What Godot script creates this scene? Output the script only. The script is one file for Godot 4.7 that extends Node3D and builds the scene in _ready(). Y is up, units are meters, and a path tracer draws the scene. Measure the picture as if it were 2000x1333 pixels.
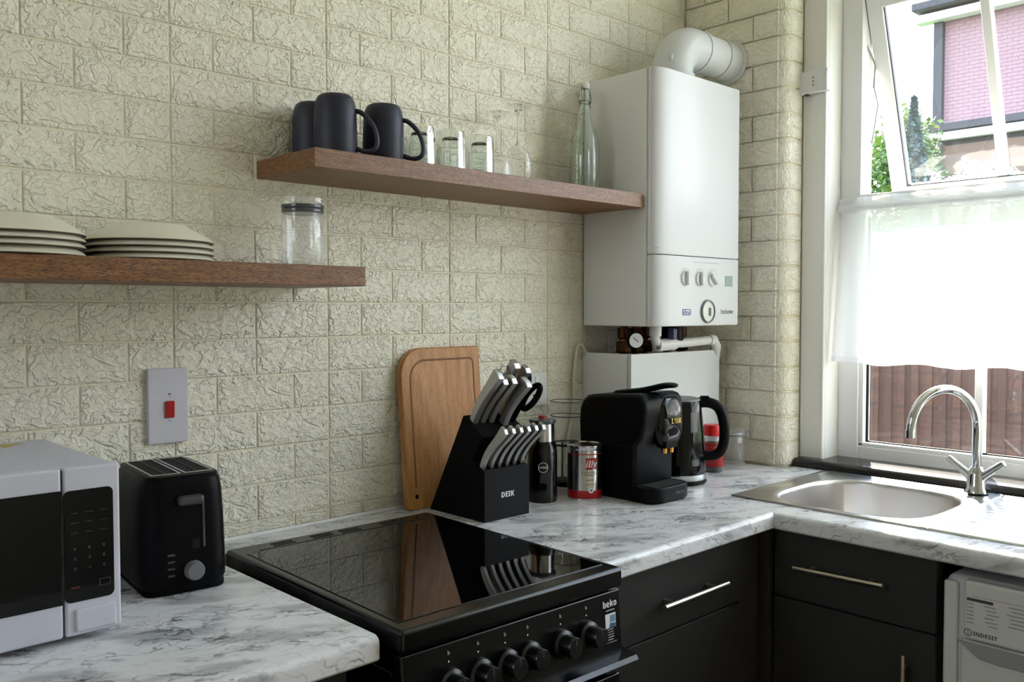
extends Node3D
# A small kitchen corner: embossed brick wall panels, two timber shelves, boiler, cooker, sink under a window.
# World: main tiled wall is the plane z = 0 (room towards +z), x runs to the right along it, window wall at x = 1.69.

const WALL_X := 1.593      # face of the short tiled wall beside the boiler
const WT := 0.91           # worktop height
const BW := 0.3298         # width of one embossed panel (two bricks)
const BH := 0.0723         # height of one brick course
const BY := 1.8781         # height of the reference course line

var M := {}
var taken := {}


# ---------------------------------------------------------------- geometry
class Geo:
	var v := PackedVector3Array()
	var n := PackedVector3Array()
	var t := PackedVector2Array()
	var ix := PackedInt32Array()

	func p(a: Vector3, b: Vector3, c := Vector2.ZERO) -> int:
		v.append(a); n.append(b); t.append(c)
		return v.size() - 1

	func tri(a: int, b: int, c: int) -> void:
		var g := (v[c] - v[a]).cross(v[b] - v[a])
		if g.dot(n[a] + n[b] + n[c]) < 0.0:
			ix.append_array([a, c, b])
		else:
			ix.append_array([a, b, c])

	func quad(a: int, b: int, c: int, d: int) -> void:
		tri(a, b, c); tri(a, c, d)

	func face(a: Vector3, b: Vector3, c: Vector3, d: Vector3, nn: Vector3, ua := Vector2(0, 0), ub := Vector2(1, 0), uc := Vector2(1, 1), ud := Vector2(0, 1)) -> void:
		quad(p(a, nn, ua), p(b, nn, ub), p(c, nn, uc), p(d, nn, ud))

	# box with rounded edges
	func box(c: Vector3, s: Vector3, r := 0.002, seg := 1, x := Transform3D.IDENTITY) -> Geo:
		var h := s * 0.5
		r = minf(r, minf(h.x, minf(h.y, h.z)) * 0.999)
		var co := []
		for a in 3:
			var l := []
			for k in seg + 1:
				l.append(-h[a] + r * (1.0 - tan(PI / 4 * (1.0 - float(k) / seg))))
			for k in seg + 1:
				l.append(h[a] - r * (1.0 - tan(PI / 4 * float(k) / seg)))
			co.append(l)
		var m := 2 * (seg + 1)
		var core := h - Vector3(r, r, r)
		for a in 3:
			var b := (a + 1) % 3
			var d := (a + 2) % 3
			for sgn in [-1.0, 1.0]:
				var first := v.size()
				for i in m:
					for j in m:
						var q := Vector3.ZERO
						q[a] = sgn * h[a]; q[b] = co[b][i]; q[d] = co[d][j]
						var inn := q.clamp(-core, core)
						var nn := (q - inn).normalized()
						p(x * (c + inn + nn * r), x.basis * nn, Vector2(float(i) / (m - 1), float(j) / (m - 1)))
				for i in m - 1:
					for j in m - 1:
						var o := first + i * m + j
						quad(o, o + 1, o + m + 1, o + m)
		return self

	# surface of revolution about local y; prof: (radius, height) from outside bottom on; sharp where it bends much
	func lathe(prof: Array, seg := 32, x := Transform3D.IDENTITY, a0 := 0.0, a1 := TAU, sharp := 40.0) -> Geo:
		var np := prof.size()
		var dirs := []
		for i in np - 1:
			dirs.append((prof[i + 1] - prof[i]).normalized())
		for i in np - 1:
			var d: Vector2 = dirs[i]
			var nn := Vector2(d.y, -d.x)
			var na := nn
			var nb := nn
			if i > 0 and absf(rad_to_deg(d.angle_to(dirs[i - 1]))) < sharp:
				na = (nn + Vector2(dirs[i - 1].y, -dirs[i - 1].x)).normalized()
			if i < np - 2 and absf(rad_to_deg(d.angle_to(dirs[i + 1]))) < sharp:
				nb = (nn + Vector2(dirs[i + 1].y, -dirs[i + 1].x)).normalized()
			var first := v.size()
			for k in seg + 1:
				var a := lerpf(a0, a1, float(k) / seg)
				var e := Vector3(cos(a), 0, -sin(a))
				var A: Vector2 = prof[i]
				var B: Vector2 = prof[i + 1]
				p(x * (e * A.x + Vector3(0, A.y, 0)), x.basis * (e * na.x + Vector3(0, na.y, 0)), Vector2(float(k) / seg, float(i) / np))
				p(x * (e * B.x + Vector3(0, B.y, 0)), x.basis * (e * nb.x + Vector3(0, nb.y, 0)), Vector2(float(k) / seg, float(i + 1) / np))
			for k in seg:
				var o := first + 2 * k
				quad(o, o + 1, o + 3, o + 2)
		return self

	# round or oval bar along a line of points; rad: number or one per point; squash flattens along the frame's second axis
	func tube(pts: Array, rad, seg := 12, caps := true, squash := 1.0, up := Vector3.UP) -> Geo:
		var m := pts.size()
		var first := v.size()
		var u := Vector3.ZERO
		for i in m:
			var d: Vector3 = (pts[mini(i + 1, m - 1)] - pts[maxi(i - 1, 0)]).normalized()
			if i == 0:
				u = up if absf(up.dot(d)) < 0.95 else Vector3.RIGHT
			u = (u - d * u.dot(d)).normalized()
			var w := d.cross(u)
			var r: float = rad if rad is float else rad[i]
			for k in seg + 1:
				var a := TAU * k / seg
				p(pts[i] + (u * cos(a) * squash + w * sin(a)) * r, (u * cos(a) + w * sin(a) * squash).normalized(), Vector2(float(k) / seg, float(i) / m))
			if caps and (i == 0 or i == m - 1):
				var cn := -d if i == 0 else d
				var c0 := p(pts[i], cn)
				var ring := []
				for k in seg:
					var a := TAU * k / seg
					ring.append(p(pts[i] + (u * cos(a) * squash + w * sin(a)) * r, cn))
				for k in seg:
					tri(c0, ring[k], ring[(k + 1) % seg])
		# body rows (caps insert vertices, so find the rows again)
		var rows := []
		var at := first
		for i in m:
			rows.append(at)
			at += seg + 1
			if caps and (i == 0 or i == m - 1):
				at += seg + 1
		for i in m - 1:
			for k in seg:
				quad(rows[i] + k, rows[i] + k + 1, rows[i + 1] + k + 1, rows[i + 1] + k)
		return self

	# outline in local xy pulled along z from z0 to z1, edges chamfered by b
	func prism(poly: PackedVector2Array, z0: float, z1: float, x := Transform3D.IDENTITY, b := 0.0, smooth := 35.0) -> Geo:
		if Geometry2D.is_polygon_clockwise(poly):
			poly = poly.duplicate(); poly.reverse()
		var m := poly.size()
		var en := []
		for i in m:
			var d := (poly[(i + 1) % m] - poly[i]).normalized()
			en.append(Vector2(d.y, -d.x))
		var ins := PackedVector2Array()
		for i in m:
			var a: Vector2 = en[(i + m - 1) % m]
			var c: Vector2 = en[i]
			var k := (a + c).normalized()
			ins.append(poly[i] - k * b / maxf(0.4, k.dot(c)))
		for i in m:
			var j := (i + 1) % m
			var na: Vector2 = en[i]
			var nb: Vector2 = en[i]
			if absf(rad_to_deg(en[i].angle_to(en[(i + m - 1) % m]))) < smooth:
				na = (en[i] + en[(i + m - 1) % m]).normalized()
			if absf(rad_to_deg(en[i].angle_to(en[j]))) < smooth:
				nb = (en[i] + en[j]).normalized()
			var lev := [[z0, 1], [z0 + b, 0], [z1 - b, 0], [z1, 1]] if b > 0.0 else [[z0, 0], [z1, 0]]
			var prev := []
			for q in lev.size():
				var P: Vector2 = ins[i] if lev[q][1] else poly[i]
				var Q: Vector2 = ins[j] if lev[q][1] else poly[j]
				var zz := 0.0
				if b > 0.0 and (q == 0 or q == 3):
					zz = -1.0 if q == 0 else 1.0
				var A := Vector3(na.x, na.y, zz).normalized()
				var B := Vector3(nb.x, nb.y, zz).normalized()
				var cur := [p(x * Vector3(P.x, P.y, lev[q][0]), x.basis * A), p(x * Vector3(Q.x, Q.y, lev[q][0]), x.basis * B)]
				if prev:
					quad(prev[0], prev[1], cur[1], cur[0])
				prev = cur
		var cap := ins if b > 0.0 else poly
		var tr := Geometry2D.triangulate_polygon(cap)
		for s in [[z0, -1.0], [z1, 1.0]]:
			var o := v.size()
			for q in cap:
				p(x * Vector3(q.x, q.y, s[0]), x.basis * Vector3(0, 0, s[1]), q)
			for k in range(0, tr.size(), 3):
				tri(o + tr[k], o + tr[k + 1], o + tr[k + 2])
		return self

	# sheet of nu x nv cells; f(u, v) -> point; sg turns its normal
	func sheet(f: Callable, nu: int, nv: int, sg := 1.0, closed := false) -> Geo:
		var first := v.size()
		for i in nu + 1:
			for j in nv + 1:
				p(f.call(float(i) / nu, float(j) / nv), Vector3.ZERO, Vector2(float(i) / nu, float(j) / nv))
		var w := nv + 1
		for i in nu:
			for j in nv:
				var o := first + i * w + j
				var g := (v[o + w] - v[o]).cross(v[o + 1] - v[o]) + (v[o + w + 1] - v[o + 1]).cross(v[o + w + 1] - v[o + w]) * 0.0
				g += (v[o + 1] - v[o + w + 1]).cross(v[o + w] - v[o + w + 1])
				for q in [o, o + 1, o + w, o + w + 1]:
					n[q] += g * sg
		if closed:
			for j in w:
				var s: Vector3 = n[first + j] + n[first + nu * w + j]
				n[first + j] = s; n[first + nu * w + j] = s
		for q in range(first, v.size()):
			n[q] = n[q].normalized() if n[q].length() > 1e-12 else Vector3.UP
		for i in nu:
			for j in nv:
				var o := first + i * w + j
				quad(o, o + 1, o + w + 1, o + w)
		return self

	func mesh() -> ArrayMesh:
		var a := []
		a.resize(Mesh.ARRAY_MAX)
		a[Mesh.ARRAY_VERTEX] = v
		a[Mesh.ARRAY_NORMAL] = n
		a[Mesh.ARRAY_TEX_UV] = t
		a[Mesh.ARRAY_INDEX] = ix
		var m := ArrayMesh.new()
		m.add_surface_from_arrays(Mesh.PRIMITIVE_TRIANGLES, a)
		return m


func geo() -> Geo:
	return Geo.new()


func numbered(called: String) -> String:
	var k: int = taken.get(called, 0)
	taken[called] = k + 1
	return called if k == 0 else "%s_%03d" % [called, k]


# a part (or a one-mesh thing) as a named MeshInstance3D
func part(called: String, g, m: Material, parent: Node = null, at := Transform3D.IDENTITY) -> MeshInstance3D:
	var o := MeshInstance3D.new()
	o.name = numbered(called) if parent == null else called
	o.mesh = g.mesh() if g is Geo else g
	o.material_override = m
	o.transform = at
	if parent == null:
		add_child(o, true)
	else:
		parent.add_child(o, true)
	return o


func thing(called: String, label: String, category: String, at := Vector3.ZERO, turn := 0.0, group := "") -> Node3D:
	var o := Node3D.new()
	o.name = numbered(called)
	add_child(o, true)
	o.position = at
	o.rotation.y = turn
	return tag(o, label, category, group)


func tag(o: Node3D, label: String, category: String, group := "") -> Node3D:
	o.set_meta("label", label)
	o.set_meta("category", category)
	if group:
		o.set_meta("group", group)
	return o


func struct(o: Node3D, label: String, category: String) -> Node3D:
	tag(o, label, category)
	o.set_meta("kind", "structure")
	return o


func dup(src: Node3D, at: Vector3, turn: float, label: String, group: String) -> Node3D:
	var c: Node3D = src.duplicate()
	var base := RegEx.create_from_string("_\\d{3}$").sub(src.name, "")
	c.name = numbered(base)
	add_child(c, true)
	c.position = at
	c.rotation.y = turn
	c.set_meta("label", label)
	c.set_meta("group", group)
	return c


func xf(at: Vector3, euler := Vector3.ZERO) -> Transform3D:
	return Transform3D(Basis.from_euler(euler), at)


# lettering: raised a little, centred; bend > 0 wraps it round a cylinder of that radius (letters face +z)
func letters(called: String, s: String, h: float, m: Material, parent: Node, at: Transform3D, depth := 0.0006, bend := 0.0, squeeze := 1.0, bold := 400, font := "Droid Sans", slant := 0.0) -> void:
	var tm := TextMesh.new()
	var f := SystemFont.new()
	f.font_names = PackedStringArray([font])
	f.font_weight = bold
	tm.font = f
	tm.text = s
	tm.font_size = 64
	tm.pixel_size = h / 46.0
	tm.depth = depth
	tm.curve_step = 2.0
	var a := tm.get_mesh_arrays()
	var vv: PackedVector3Array = a[Mesh.ARRAY_VERTEX]
	var nn: PackedVector3Array = a[Mesh.ARRAY_NORMAL]
	for i in vv.size():
		var q := vv[i]
		q.x = q.x * squeeze + q.y * slant
		if bend > 0.0:
			var ang := q.x / bend
			var r := bend + q.z
			vv[i] = Vector3(sin(ang) * r, q.y, cos(ang) * r - bend)
			nn[i] = Vector3(nn[i].x * cos(ang) + nn[i].z * sin(ang), nn[i].y, nn[i].z * cos(ang) - nn[i].x * sin(ang))
		else:
			vv[i] = q
	var b := []
	b.resize(Mesh.ARRAY_MAX)
	b[Mesh.ARRAY_VERTEX] = vv
	b[Mesh.ARRAY_NORMAL] = nn
	b[Mesh.ARRAY_INDEX] = a[Mesh.ARRAY_INDEX]
	var am := ArrayMesh.new()
	am.add_surface_from_arrays(Mesh.PRIMITIVE_TRIANGLES, b)
	part(called, am, m, parent, at)


func rrect(w: float, h: float, r: float, seg := 5, c := Vector2.ZERO) -> PackedVector2Array:
	var o := PackedVector2Array()
	for q in 4:
		var s := Vector2([1, -1, -1, 1][q], [1, 1, -1, -1][q])
		for k in seg + 1:
			var a := PI / 2 * (q + float(k) / seg)
			o.append(c + Vector2(s.x * (w / 2 - r), s.y * (h / 2 - r)) + Vector2(cos(a), sin(a)) * r)
	return o


func arc(c: Vector3, u: Vector3, w: Vector3, r: float, a0: float, a1: float, k := 10) -> Array:
	var o := []
	for i in k + 1:
		var a := lerpf(a0, a1, float(i) / k)
		o.append(c + u * cos(a) * r + w * sin(a) * r)
	return o


# ---------------------------------------------------------------- materials
func mat(c: Color, rough := 0.5, metal := 0.0, spec := 0.5) -> StandardMaterial3D:
	var m := StandardMaterial3D.new()
	m.albedo_color = c
	m.roughness = rough
	m.metallic = metal
	m.metallic_specular = spec
	return m


func noise(sd: int, freq: float, oct := 3, type := FastNoiseLite.TYPE_SIMPLEX_SMOOTH) -> FastNoiseLite:
	var f := FastNoiseLite.new()
	f.seed = sd
	f.frequency = freq
	f.noise_type = type
	f.fractal_octaves = oct
	return f


# relief of the embossed bricks: 1024 x 1024 holds 4 x 6 full bricks and two rows of 8 half bricks
func brick_relief() -> ImageTexture:
	var im := Image.create(1024, 1024, false, Image.FORMAT_RF)
	var wob := noise(3, 0.055, 2)
	var big := noise(5, 0.03, 3)
	var crack := noise(9, 0.022, 2)
	var fine := noise(11, 0.16, 2)
	var warp := noise(17, 0.03, 2)
	for y in 1024:
		var half := y >= 768
		var ch := 128
		var yy := (y % ch) * 72.0 / ch
		var row := y / ch
		for x in 1024:
			var cw := 128 if half else 256
			var wm := 82.0 if half else 165.0
			var col := x / cw
			var xx := (x % cw) * wm / cw
			var sx := xx + col * 311.0
			var sy := yy + row * 173.0
			var d := minf(minf(xx, wm - xx), minf(yy, 72.0 - yy))
			var wd := wob.get_noise_2d(sx, sy)
			var h := 0.45 + 0.55 * smoothstep(0.5, 3.5, d - 6.5 + wd * 13.0)
			h += big.get_noise_2d(sx * 1.4, sy * 1.8) * 0.5
			var qx := sx + warp.get_noise_2d(sx, sy) * 18.0
			var qy := sy + warp.get_noise_2d(sy, sx + 50.0) * 18.0
			var r := absf(crack.get_noise_2d(qx, qy * 1.3))
			h -= (1.0 - smoothstep(0.0, 0.09, r)) * 0.42
			h += fine.get_noise_2d(sx, sy) * 0.09
			if not half and (col + row) % 3 == 0:
				# a long slanting gash that the mould repeats
				var u := (xx - 100.0) / 45.0
				var gl := yy - 22.0 - u * 26.0 - sin(u * 5.0) * 2.0
				if u > 0.0 and u < 1.0:
					h -= 0.8 * exp(-gl * gl / 4.0) * sin(u * PI)
			im.set_pixel(x, y, Color(h * 0.5, 0, 0))
	return ImageTexture.create_from_image(im)


func marble() -> ImageTexture:
	var s := 1024
	var im := Image.create(s, s, false, Image.FORMAT_RGB8)
	var a := noise(21, 0.006, 4)
	var b := noise(22, 0.013, 4)
	var w := noise(23, 0.008, 3)
	var c := noise(24, 0.004, 2)
	for y in s:
		for x in s:
			# seamless by folding both ends into one another
			var fx := smoothstep(0.0, 0.18, float(x) / s)
			var fy := smoothstep(0.0, 0.18, float(y) / s)
			var tot := 0.0
			for k in 4:
				var ox := 0.0 if k % 2 == 0 else float(s)
				var oy := 0.0 if k < 2 else float(s)
				var wt := (fx if k % 2 == 0 else 1.0 - fx) * (fy if k < 2 else 1.0 - fy)
				if wt < 0.001:
					continue
				var px := x + ox
				var py := y + oy
				# veins run along the (1, 0.45) direction
				var p0 := px * 0.91 + py * 0.41
				var p1 := -px * 0.41 + py * 0.91
				var wx := w.get_noise_2d(px, py) * 60.0 + b.get_noise_2d(px * 2.4, py * 2.4) * 12.0
				var brk := clampf(0.75 + 1.2 * b.get_noise_2d(p0 * 1.1 + 77.0, p1 * 1.5), 0.1, 1.0)
				var n1 := absf(a.get_noise_2d(p0 * 0.55 + wx, p1 * 1.7 + wx))
				var n2 := absf(b.get_noise_2d(p0 * 0.6 - wx, p1 * 1.8 + 400.0 + wx))
				var v1 := pow(maxf(0.0, 1.0 - n1 * 6.0), 2.2)
				var v2 := pow(maxf(0.0, 1.0 - n2 * 5.5), 2.2)
				var cl := smoothstep(-0.35, 0.5, c.get_noise_2d(p0 * 0.8, p1 * 1.6))
				var haze := smoothstep(0.0, 0.6, -a.get_noise_2d(p0 * 0.5 + 900.0, p1 * 1.4)) * 0.30
				tot += wt * ((v1 * (0.18 + 0.60 * cl) + v2 * 0.5 * cl) * brk + haze)
			tot = clampf(tot, 0.0, 1.0)
			var l := lerpf(0.90, 0.30, tot)
			im.set_pixel(x, y, Color(l, l, l * 1.005 + 0.003))
	return ImageTexture.create_from_image(im)


func wood(dark: Color, light: Color, streak: float, sd: int, across := 46.0, pores := 0.5) -> ImageTexture:
	var w := 1024
	var h := 256
	var im := Image.create(w, h, false, Image.FORMAT_RGB8)
	var a := noise(sd, 0.01, 3)
	var b := noise(sd + 1, 0.02, 3)
	for y in h:
		for x in w:
			var f := smoothstep(0.0, 0.15, float(x) / w)
			var g := smoothstep(0.0, 0.15, float(y) / h)
			var v := 0.0
			var q := 0.0
			for k in 4:
				var wt := (f if k % 2 == 0 else 1.0 - f) * (g if k < 2 else 1.0 - g)
				if wt < 0.001:
					continue
				var px := x + (0.0 if k % 2 == 0 else float(w))
				var py := y + (0.0 if k < 2 else float(h))
				v += wt * (a.get_noise_2d(px * 0.4, py * across / 7.0) * 0.8 + b.get_noise_2d(px * 0.3, py * 0.8) * 0.3)
				q += wt * b.get_noise_2d(px * 1.6, py * across / 3.5)
			var c := dark.lerp(light, clampf(0.5 + v * streak, 0.0, 1.0))
			c = c.lerp(dark * 0.42, clampf((q - 0.10) * 3.2, 0.0, 1.0) * pores)
			im.set_pixel(x, y, c)
	return ImageTexture.create_from_image(im)


func tri_tex(m: StandardMaterial3D, tex: Texture2D, scale: Vector3, world := false) -> StandardMaterial3D:
	m.albedo_texture = tex
	m.uv1_triplanar = true
	m.uv1_world_triplanar = world
	m.uv1_scale = scale
	m.uv1_triplanar_sharpness = 8.0
	return m


func bumpy(m: StandardMaterial3D, freq: float, cm: float, scale: float, sd := 1) -> StandardMaterial3D:
	var t := NoiseTexture2D.new()
	t.width = 256
	t.height = 256
	t.seamless = true
	t.noise = noise(sd, freq, 3)
	m.heightmap_enabled = true
	m.heightmap_texture = t
	m.heightmap_scale = cm
	m.uv1_triplanar = true
	m.uv1_scale = Vector3.ONE * scale
	return m


func pane(c: Color, alpha := 0.04, rough := 0.0) -> StandardMaterial3D:
	var m := mat(Color(c, alpha), rough)
	m.transparency = BaseMaterial3D.TRANSPARENCY_ALPHA
	return m


func solid_glass(c: Color) -> StandardMaterial3D:
	var m := mat(Color(c, 0.0), 0.0)
	m.refraction_enabled = true
	m.refraction_scale = 0.05
	return m


func materials() -> void:
	M.brick = mat(Color(0.925, 0.905, 0.83), 0.45)
	M.brick.heightmap_enabled = true
	M.brick.heightmap_texture = brick_relief()
	M.brick.heightmap_scale = 0.75
	M.joint = mat(Color(0.90, 0.87, 0.77), 0.55)
	M.plaster = bumpy(mat(Color(0.90, 0.885, 0.83), 0.7), 0.02, 0.05, 4.0)
	M.ceiling = bumpy(mat(Color(0.93, 0.925, 0.90), 0.85), 0.02, 0.05, 4.0)
	M.floor = tri_tex(mat(Color.WHITE, 0.5), wood(Color(0.26, 0.21, 0.16), Color(0.38, 0.31, 0.24), 0.8, 61), Vector3(0.8, 1, 3))
	M.marble = tri_tex(mat(Color.WHITE, 0.22), marble(), Vector3.ONE * 1.35, true)
	M.walnut = tri_tex(mat(Color.WHITE, 0.45), wood(Color(0.44, 0.29, 0.17), Color(0.60, 0.415, 0.255), 0.8, 31, 46.0, 0.75), Vector3(2.2, 8.0, 8.0))
	M.bamboo = tri_tex(mat(Color.WHITE, 0.5), wood(Color(0.66, 0.44, 0.235), Color(0.80, 0.58, 0.34), 0.8, 41, 30.0, 0.15), Vector3(2.0, 5.0, 5.0))
	M.bamboo_dark = mat(Color(0.50, 0.31, 0.16), 0.6)
	M.white = mat(Color(0.90, 0.90, 0.90), 0.3)
	M.paint = mat(Color(0.90, 0.895, 0.87), 0.3)
	M.upvc = mat(Color(0.92, 0.92, 0.915), 0.28)
	M.gloss_white = mat(Color(0.82, 0.825, 0.825), 0.28, 0.0, 0.35)
	M.boiler_side = mat(Color(0.90, 0.90, 0.885), 0.45)
	M.mw_white = mat(Color(0.80, 0.80, 0.845), 0.4)
	M.black = mat(Color(0.05, 0.05, 0.055), 0.36, 0.0, 0.2)
	M.black_matt = mat(Color(0.05, 0.05, 0.052), 0.6, 0.0, 0.18)
	M.black_gloss = mat(Color(0.03, 0.03, 0.035), 0.08, 0.0, 0.4)
	M.hob_glass = mat(Color(0.012, 0.012, 0.013), 0.03)
	M.enamel = mat(Color(0.03, 0.03, 0.032), 0.22)
	M.knob = mat(Color(0.02, 0.02, 0.022), 0.3)
	M.void = mat(Color(0.008, 0.008, 0.008), 0.9)
	M.cab = bumpy(mat(Color(0.20, 0.197, 0.19), 0.5, 0.0, 0.35), 0.05, 0.01, 8.0)
	M.cab_dark = mat(Color(0.13, 0.128, 0.125), 0.5)
	M.nickel = mat(Color(0.80, 0.77, 0.70), 0.28, 1.0)
	M.chrome = mat(Color(0.86, 0.87, 0.89), 0.06, 1.0)
	M.steel = mat(Color(0.78, 0.78, 0.78), 0.24, 1.0)
	M.bowl_steel = mat(Color(0.80, 0.79, 0.78), 0.36, 1.0)
	M.handle_steel = mat(Color(0.74, 0.73, 0.72), 0.42, 1.0)
	M.tin = mat(Color(0.80, 0.80, 0.79), 0.2, 1.0)
	M.brass = mat(Color(0.83, 0.62, 0.30), 0.25, 1.0)
	M.copper = mat(Color(0.50, 0.29, 0.18), 0.4, 1.0)
	M.old_brass = mat(Color(0.30, 0.21, 0.13), 0.5, 1.0)
	M.grey = mat(Color(0.45, 0.45, 0.46), 0.45)
	M.mid_grey = mat(Color(0.25, 0.25, 0.26), 0.4)
	M.lcd = mat(Color(0.56, 0.62, 0.61), 0.3)
	M.ink = mat(Color(0.28, 0.28, 0.30), 0.6)
	M.faint_ink = mat(Color(0.62, 0.62, 0.62), 0.5)
	M.dim_ink = mat(Color(0.14, 0.14, 0.15), 0.5)
	M.blue_ink = mat(Color(0.22, 0.24, 0.52), 0.5)
	M.white_ink = mat(Color(0.86, 0.87, 0.88), 0.5)
	M.gold_ink = mat(Color(0.80, 0.66, 0.36), 0.35, 0.6)
	M.red = mat(Color(0.66, 0.055, 0.06), 0.3)
	M.red_label = mat(Color(0.62, 0.035, 0.05), 0.35)
	M.red_lid = mat(Color(0.80, 0.05, 0.05), 0.35)
	M.coffee = mat(Color(0.10, 0.055, 0.03), 0.9)
	M.navy = mat(Color(0.11, 0.12, 0.195), 0.5)
	M.cream = mat(Color(0.87, 0.845, 0.765), 0.3)
	M.rim = mat(Color(0.30, 0.24, 0.17), 0.5)
	M.switch = mat(Color(0.80, 0.79, 0.82), 0.35)
	M.sill = mat(Color(0.14, 0.135, 0.135), 0.18)
	M.plastic_w = mat(Color(0.86, 0.86, 0.85), 0.4)
	M.glass = solid_glass(Color(0.985, 1.0, 0.995))
	M.green_glass = solid_glass(Color(0.97, 0.995, 0.99))
	M.thin_glass = pane(Color(0.93, 0.95, 0.95), 0.08)
	M.window_glass = pane(Color(1, 1, 1), 0.02)
	M.smoke = mat(Color(0.30, 0.31, 0.33), 0.25)
	M.clear_plastic = pane(Color(0.85, 0.85, 0.83), 0.10)
	M.voile = mat(Color(0.95, 0.945, 0.965, 0.80), 1.0)
	M.voile.transparency = BaseMaterial3D.TRANSPARENCY_ALPHA
	M.voile.backlight_enabled = true
	M.voile.backlight = Color(0.95, 0.95, 0.96)
	M.voile.cull_mode = BaseMaterial3D.CULL_DISABLED
	M.hem = mat(Color(0.96, 0.955, 0.97, 0.62), 1.0)
	M.hem.transparency = BaseMaterial3D.TRANSPARENCY_ALPHA
	M.hem.backlight_enabled = true
	M.hem.backlight = Color(0.9, 0.9, 0.92)
	M.hem.cull_mode = BaseMaterial3D.CULL_DISABLED
	# outside
	M.fence = tri_tex(mat(Color.WHITE, 0.8), wood(Color(0.20, 0.105, 0.075), Color(0.33, 0.185, 0.13), 0.9, 51, 30.0, 0.3), Vector3(2, 2, 2))
	M.fence_b = mat(Color(0.24, 0.13, 0.10), 0.85)
	M.tile = bumpy(mat(Color(0.56, 0.45, 0.48), 0.8), 0.1, 0.3, 1.0)
	M.house_brick = mat(Color(0.42, 0.34, 0.30), 0.9)
	M.fascia = mat(Color(0.90, 0.90, 0.90), 0.5)
	M.lead = mat(Color(0.20, 0.20, 0.23), 0.6)
	M.render = mat(Color(0.90, 0.88, 0.84), 0.9)
	M.grass = mat(Color(0.22, 0.33, 0.12), 0.95)
	M.bark = mat(Color(0.24, 0.19, 0.15), 0.9)
	M.leaf = mat(Color(0.20, 0.32, 0.11), 0.6)
	M.leaf.backlight_enabled = true
	M.leaf.backlight = Color(0.20, 0.26, 0.06)
	M.leaf_pale = mat(Color(0.36, 0.46, 0.28), 0.6)
	M.leaf_pale.backlight_enabled = true
	M.leaf_pale.backlight = Color(0.25, 0.28, 0.12)
	M.conifer = mat(Color(0.28, 0.36, 0.36), 0.7)
	M.blossom = mat(Color(0.93, 0.92, 0.90), 0.7)


# ---------------------------------------------------------------- build
func _ready() -> void:
	var cam := Camera3D.new()
	cam.name = "camera"
	cam.fov = 42.053
	cam.near = 0.05
	cam.far = 200.0
	cam.transform = Transform3D(Basis(Vector3.UP, -0.76103) * Basis(Vector3.RIGHT, -0.03578) * Basis(Vector3.BACK, -0.00047), Vector3(-0.6768, 1.3581, 1.6166))
	add_child(cam)
	cam.current = true

	var we := WorldEnvironment.new()
	we.name = "world_environment"
	var e := Environment.new()
	e.background_mode = Environment.BG_SKY
	var sk := Sky.new()
	var sm := ProceduralSkyMaterial.new()
	sm.sky_top_color = Color(0.74, 0.84, 0.95)
	sm.sky_horizon_color = Color(0.96, 0.97, 0.98)
	sm.sky_curve = 0.25
	sm.ground_bottom_color = Color(0.35, 0.34, 0.30)
	sm.ground_horizon_color = Color(0.60, 0.60, 0.58)
	sm.sky_energy_multiplier = 1.0
	sm.sun_angle_max = 0.5
	sk.sky_material = sm
	e.sky = sk
	e.background_energy_multiplier = 5.0
	e.tonemap_mode = Environment.TONE_MAPPER_LINEAR
	e.tonemap_exposure = 1.72
	e.sdfgi_enabled = true
	e.ssao_enabled = true
	e.ssil_enabled = true
	we.environment = e
	add_child(we)

	var sun := DirectionalLight3D.new()
	sun.name = "sun"
	var el := deg_to_rad(40.0)
	sun.basis = Basis.looking_at(Vector3(-0.894 * cos(el), -sin(el), 0.447 * cos(el)))
	sun.light_color = Color(1.0, 0.965, 0.90)
	sun.light_energy = 7.0
	sun.light_angular_distance = 0.6
	sun.shadow_enabled = true
	sun.sky_mode = DirectionalLight3D.SKY_MODE_LIGHT_ONLY
	add_child(sun)

	materials()
	room()
	brick_walls()
	window()
	outside()
	worktops()
	cabinets()
	sink_and_tap()
	washing_machine()
	cooker()
	boiler()
	shelves()
	microwave()
	toaster()
	board_and_knives()
	right_counter()
	wall_plates()
	curtain()


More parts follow.
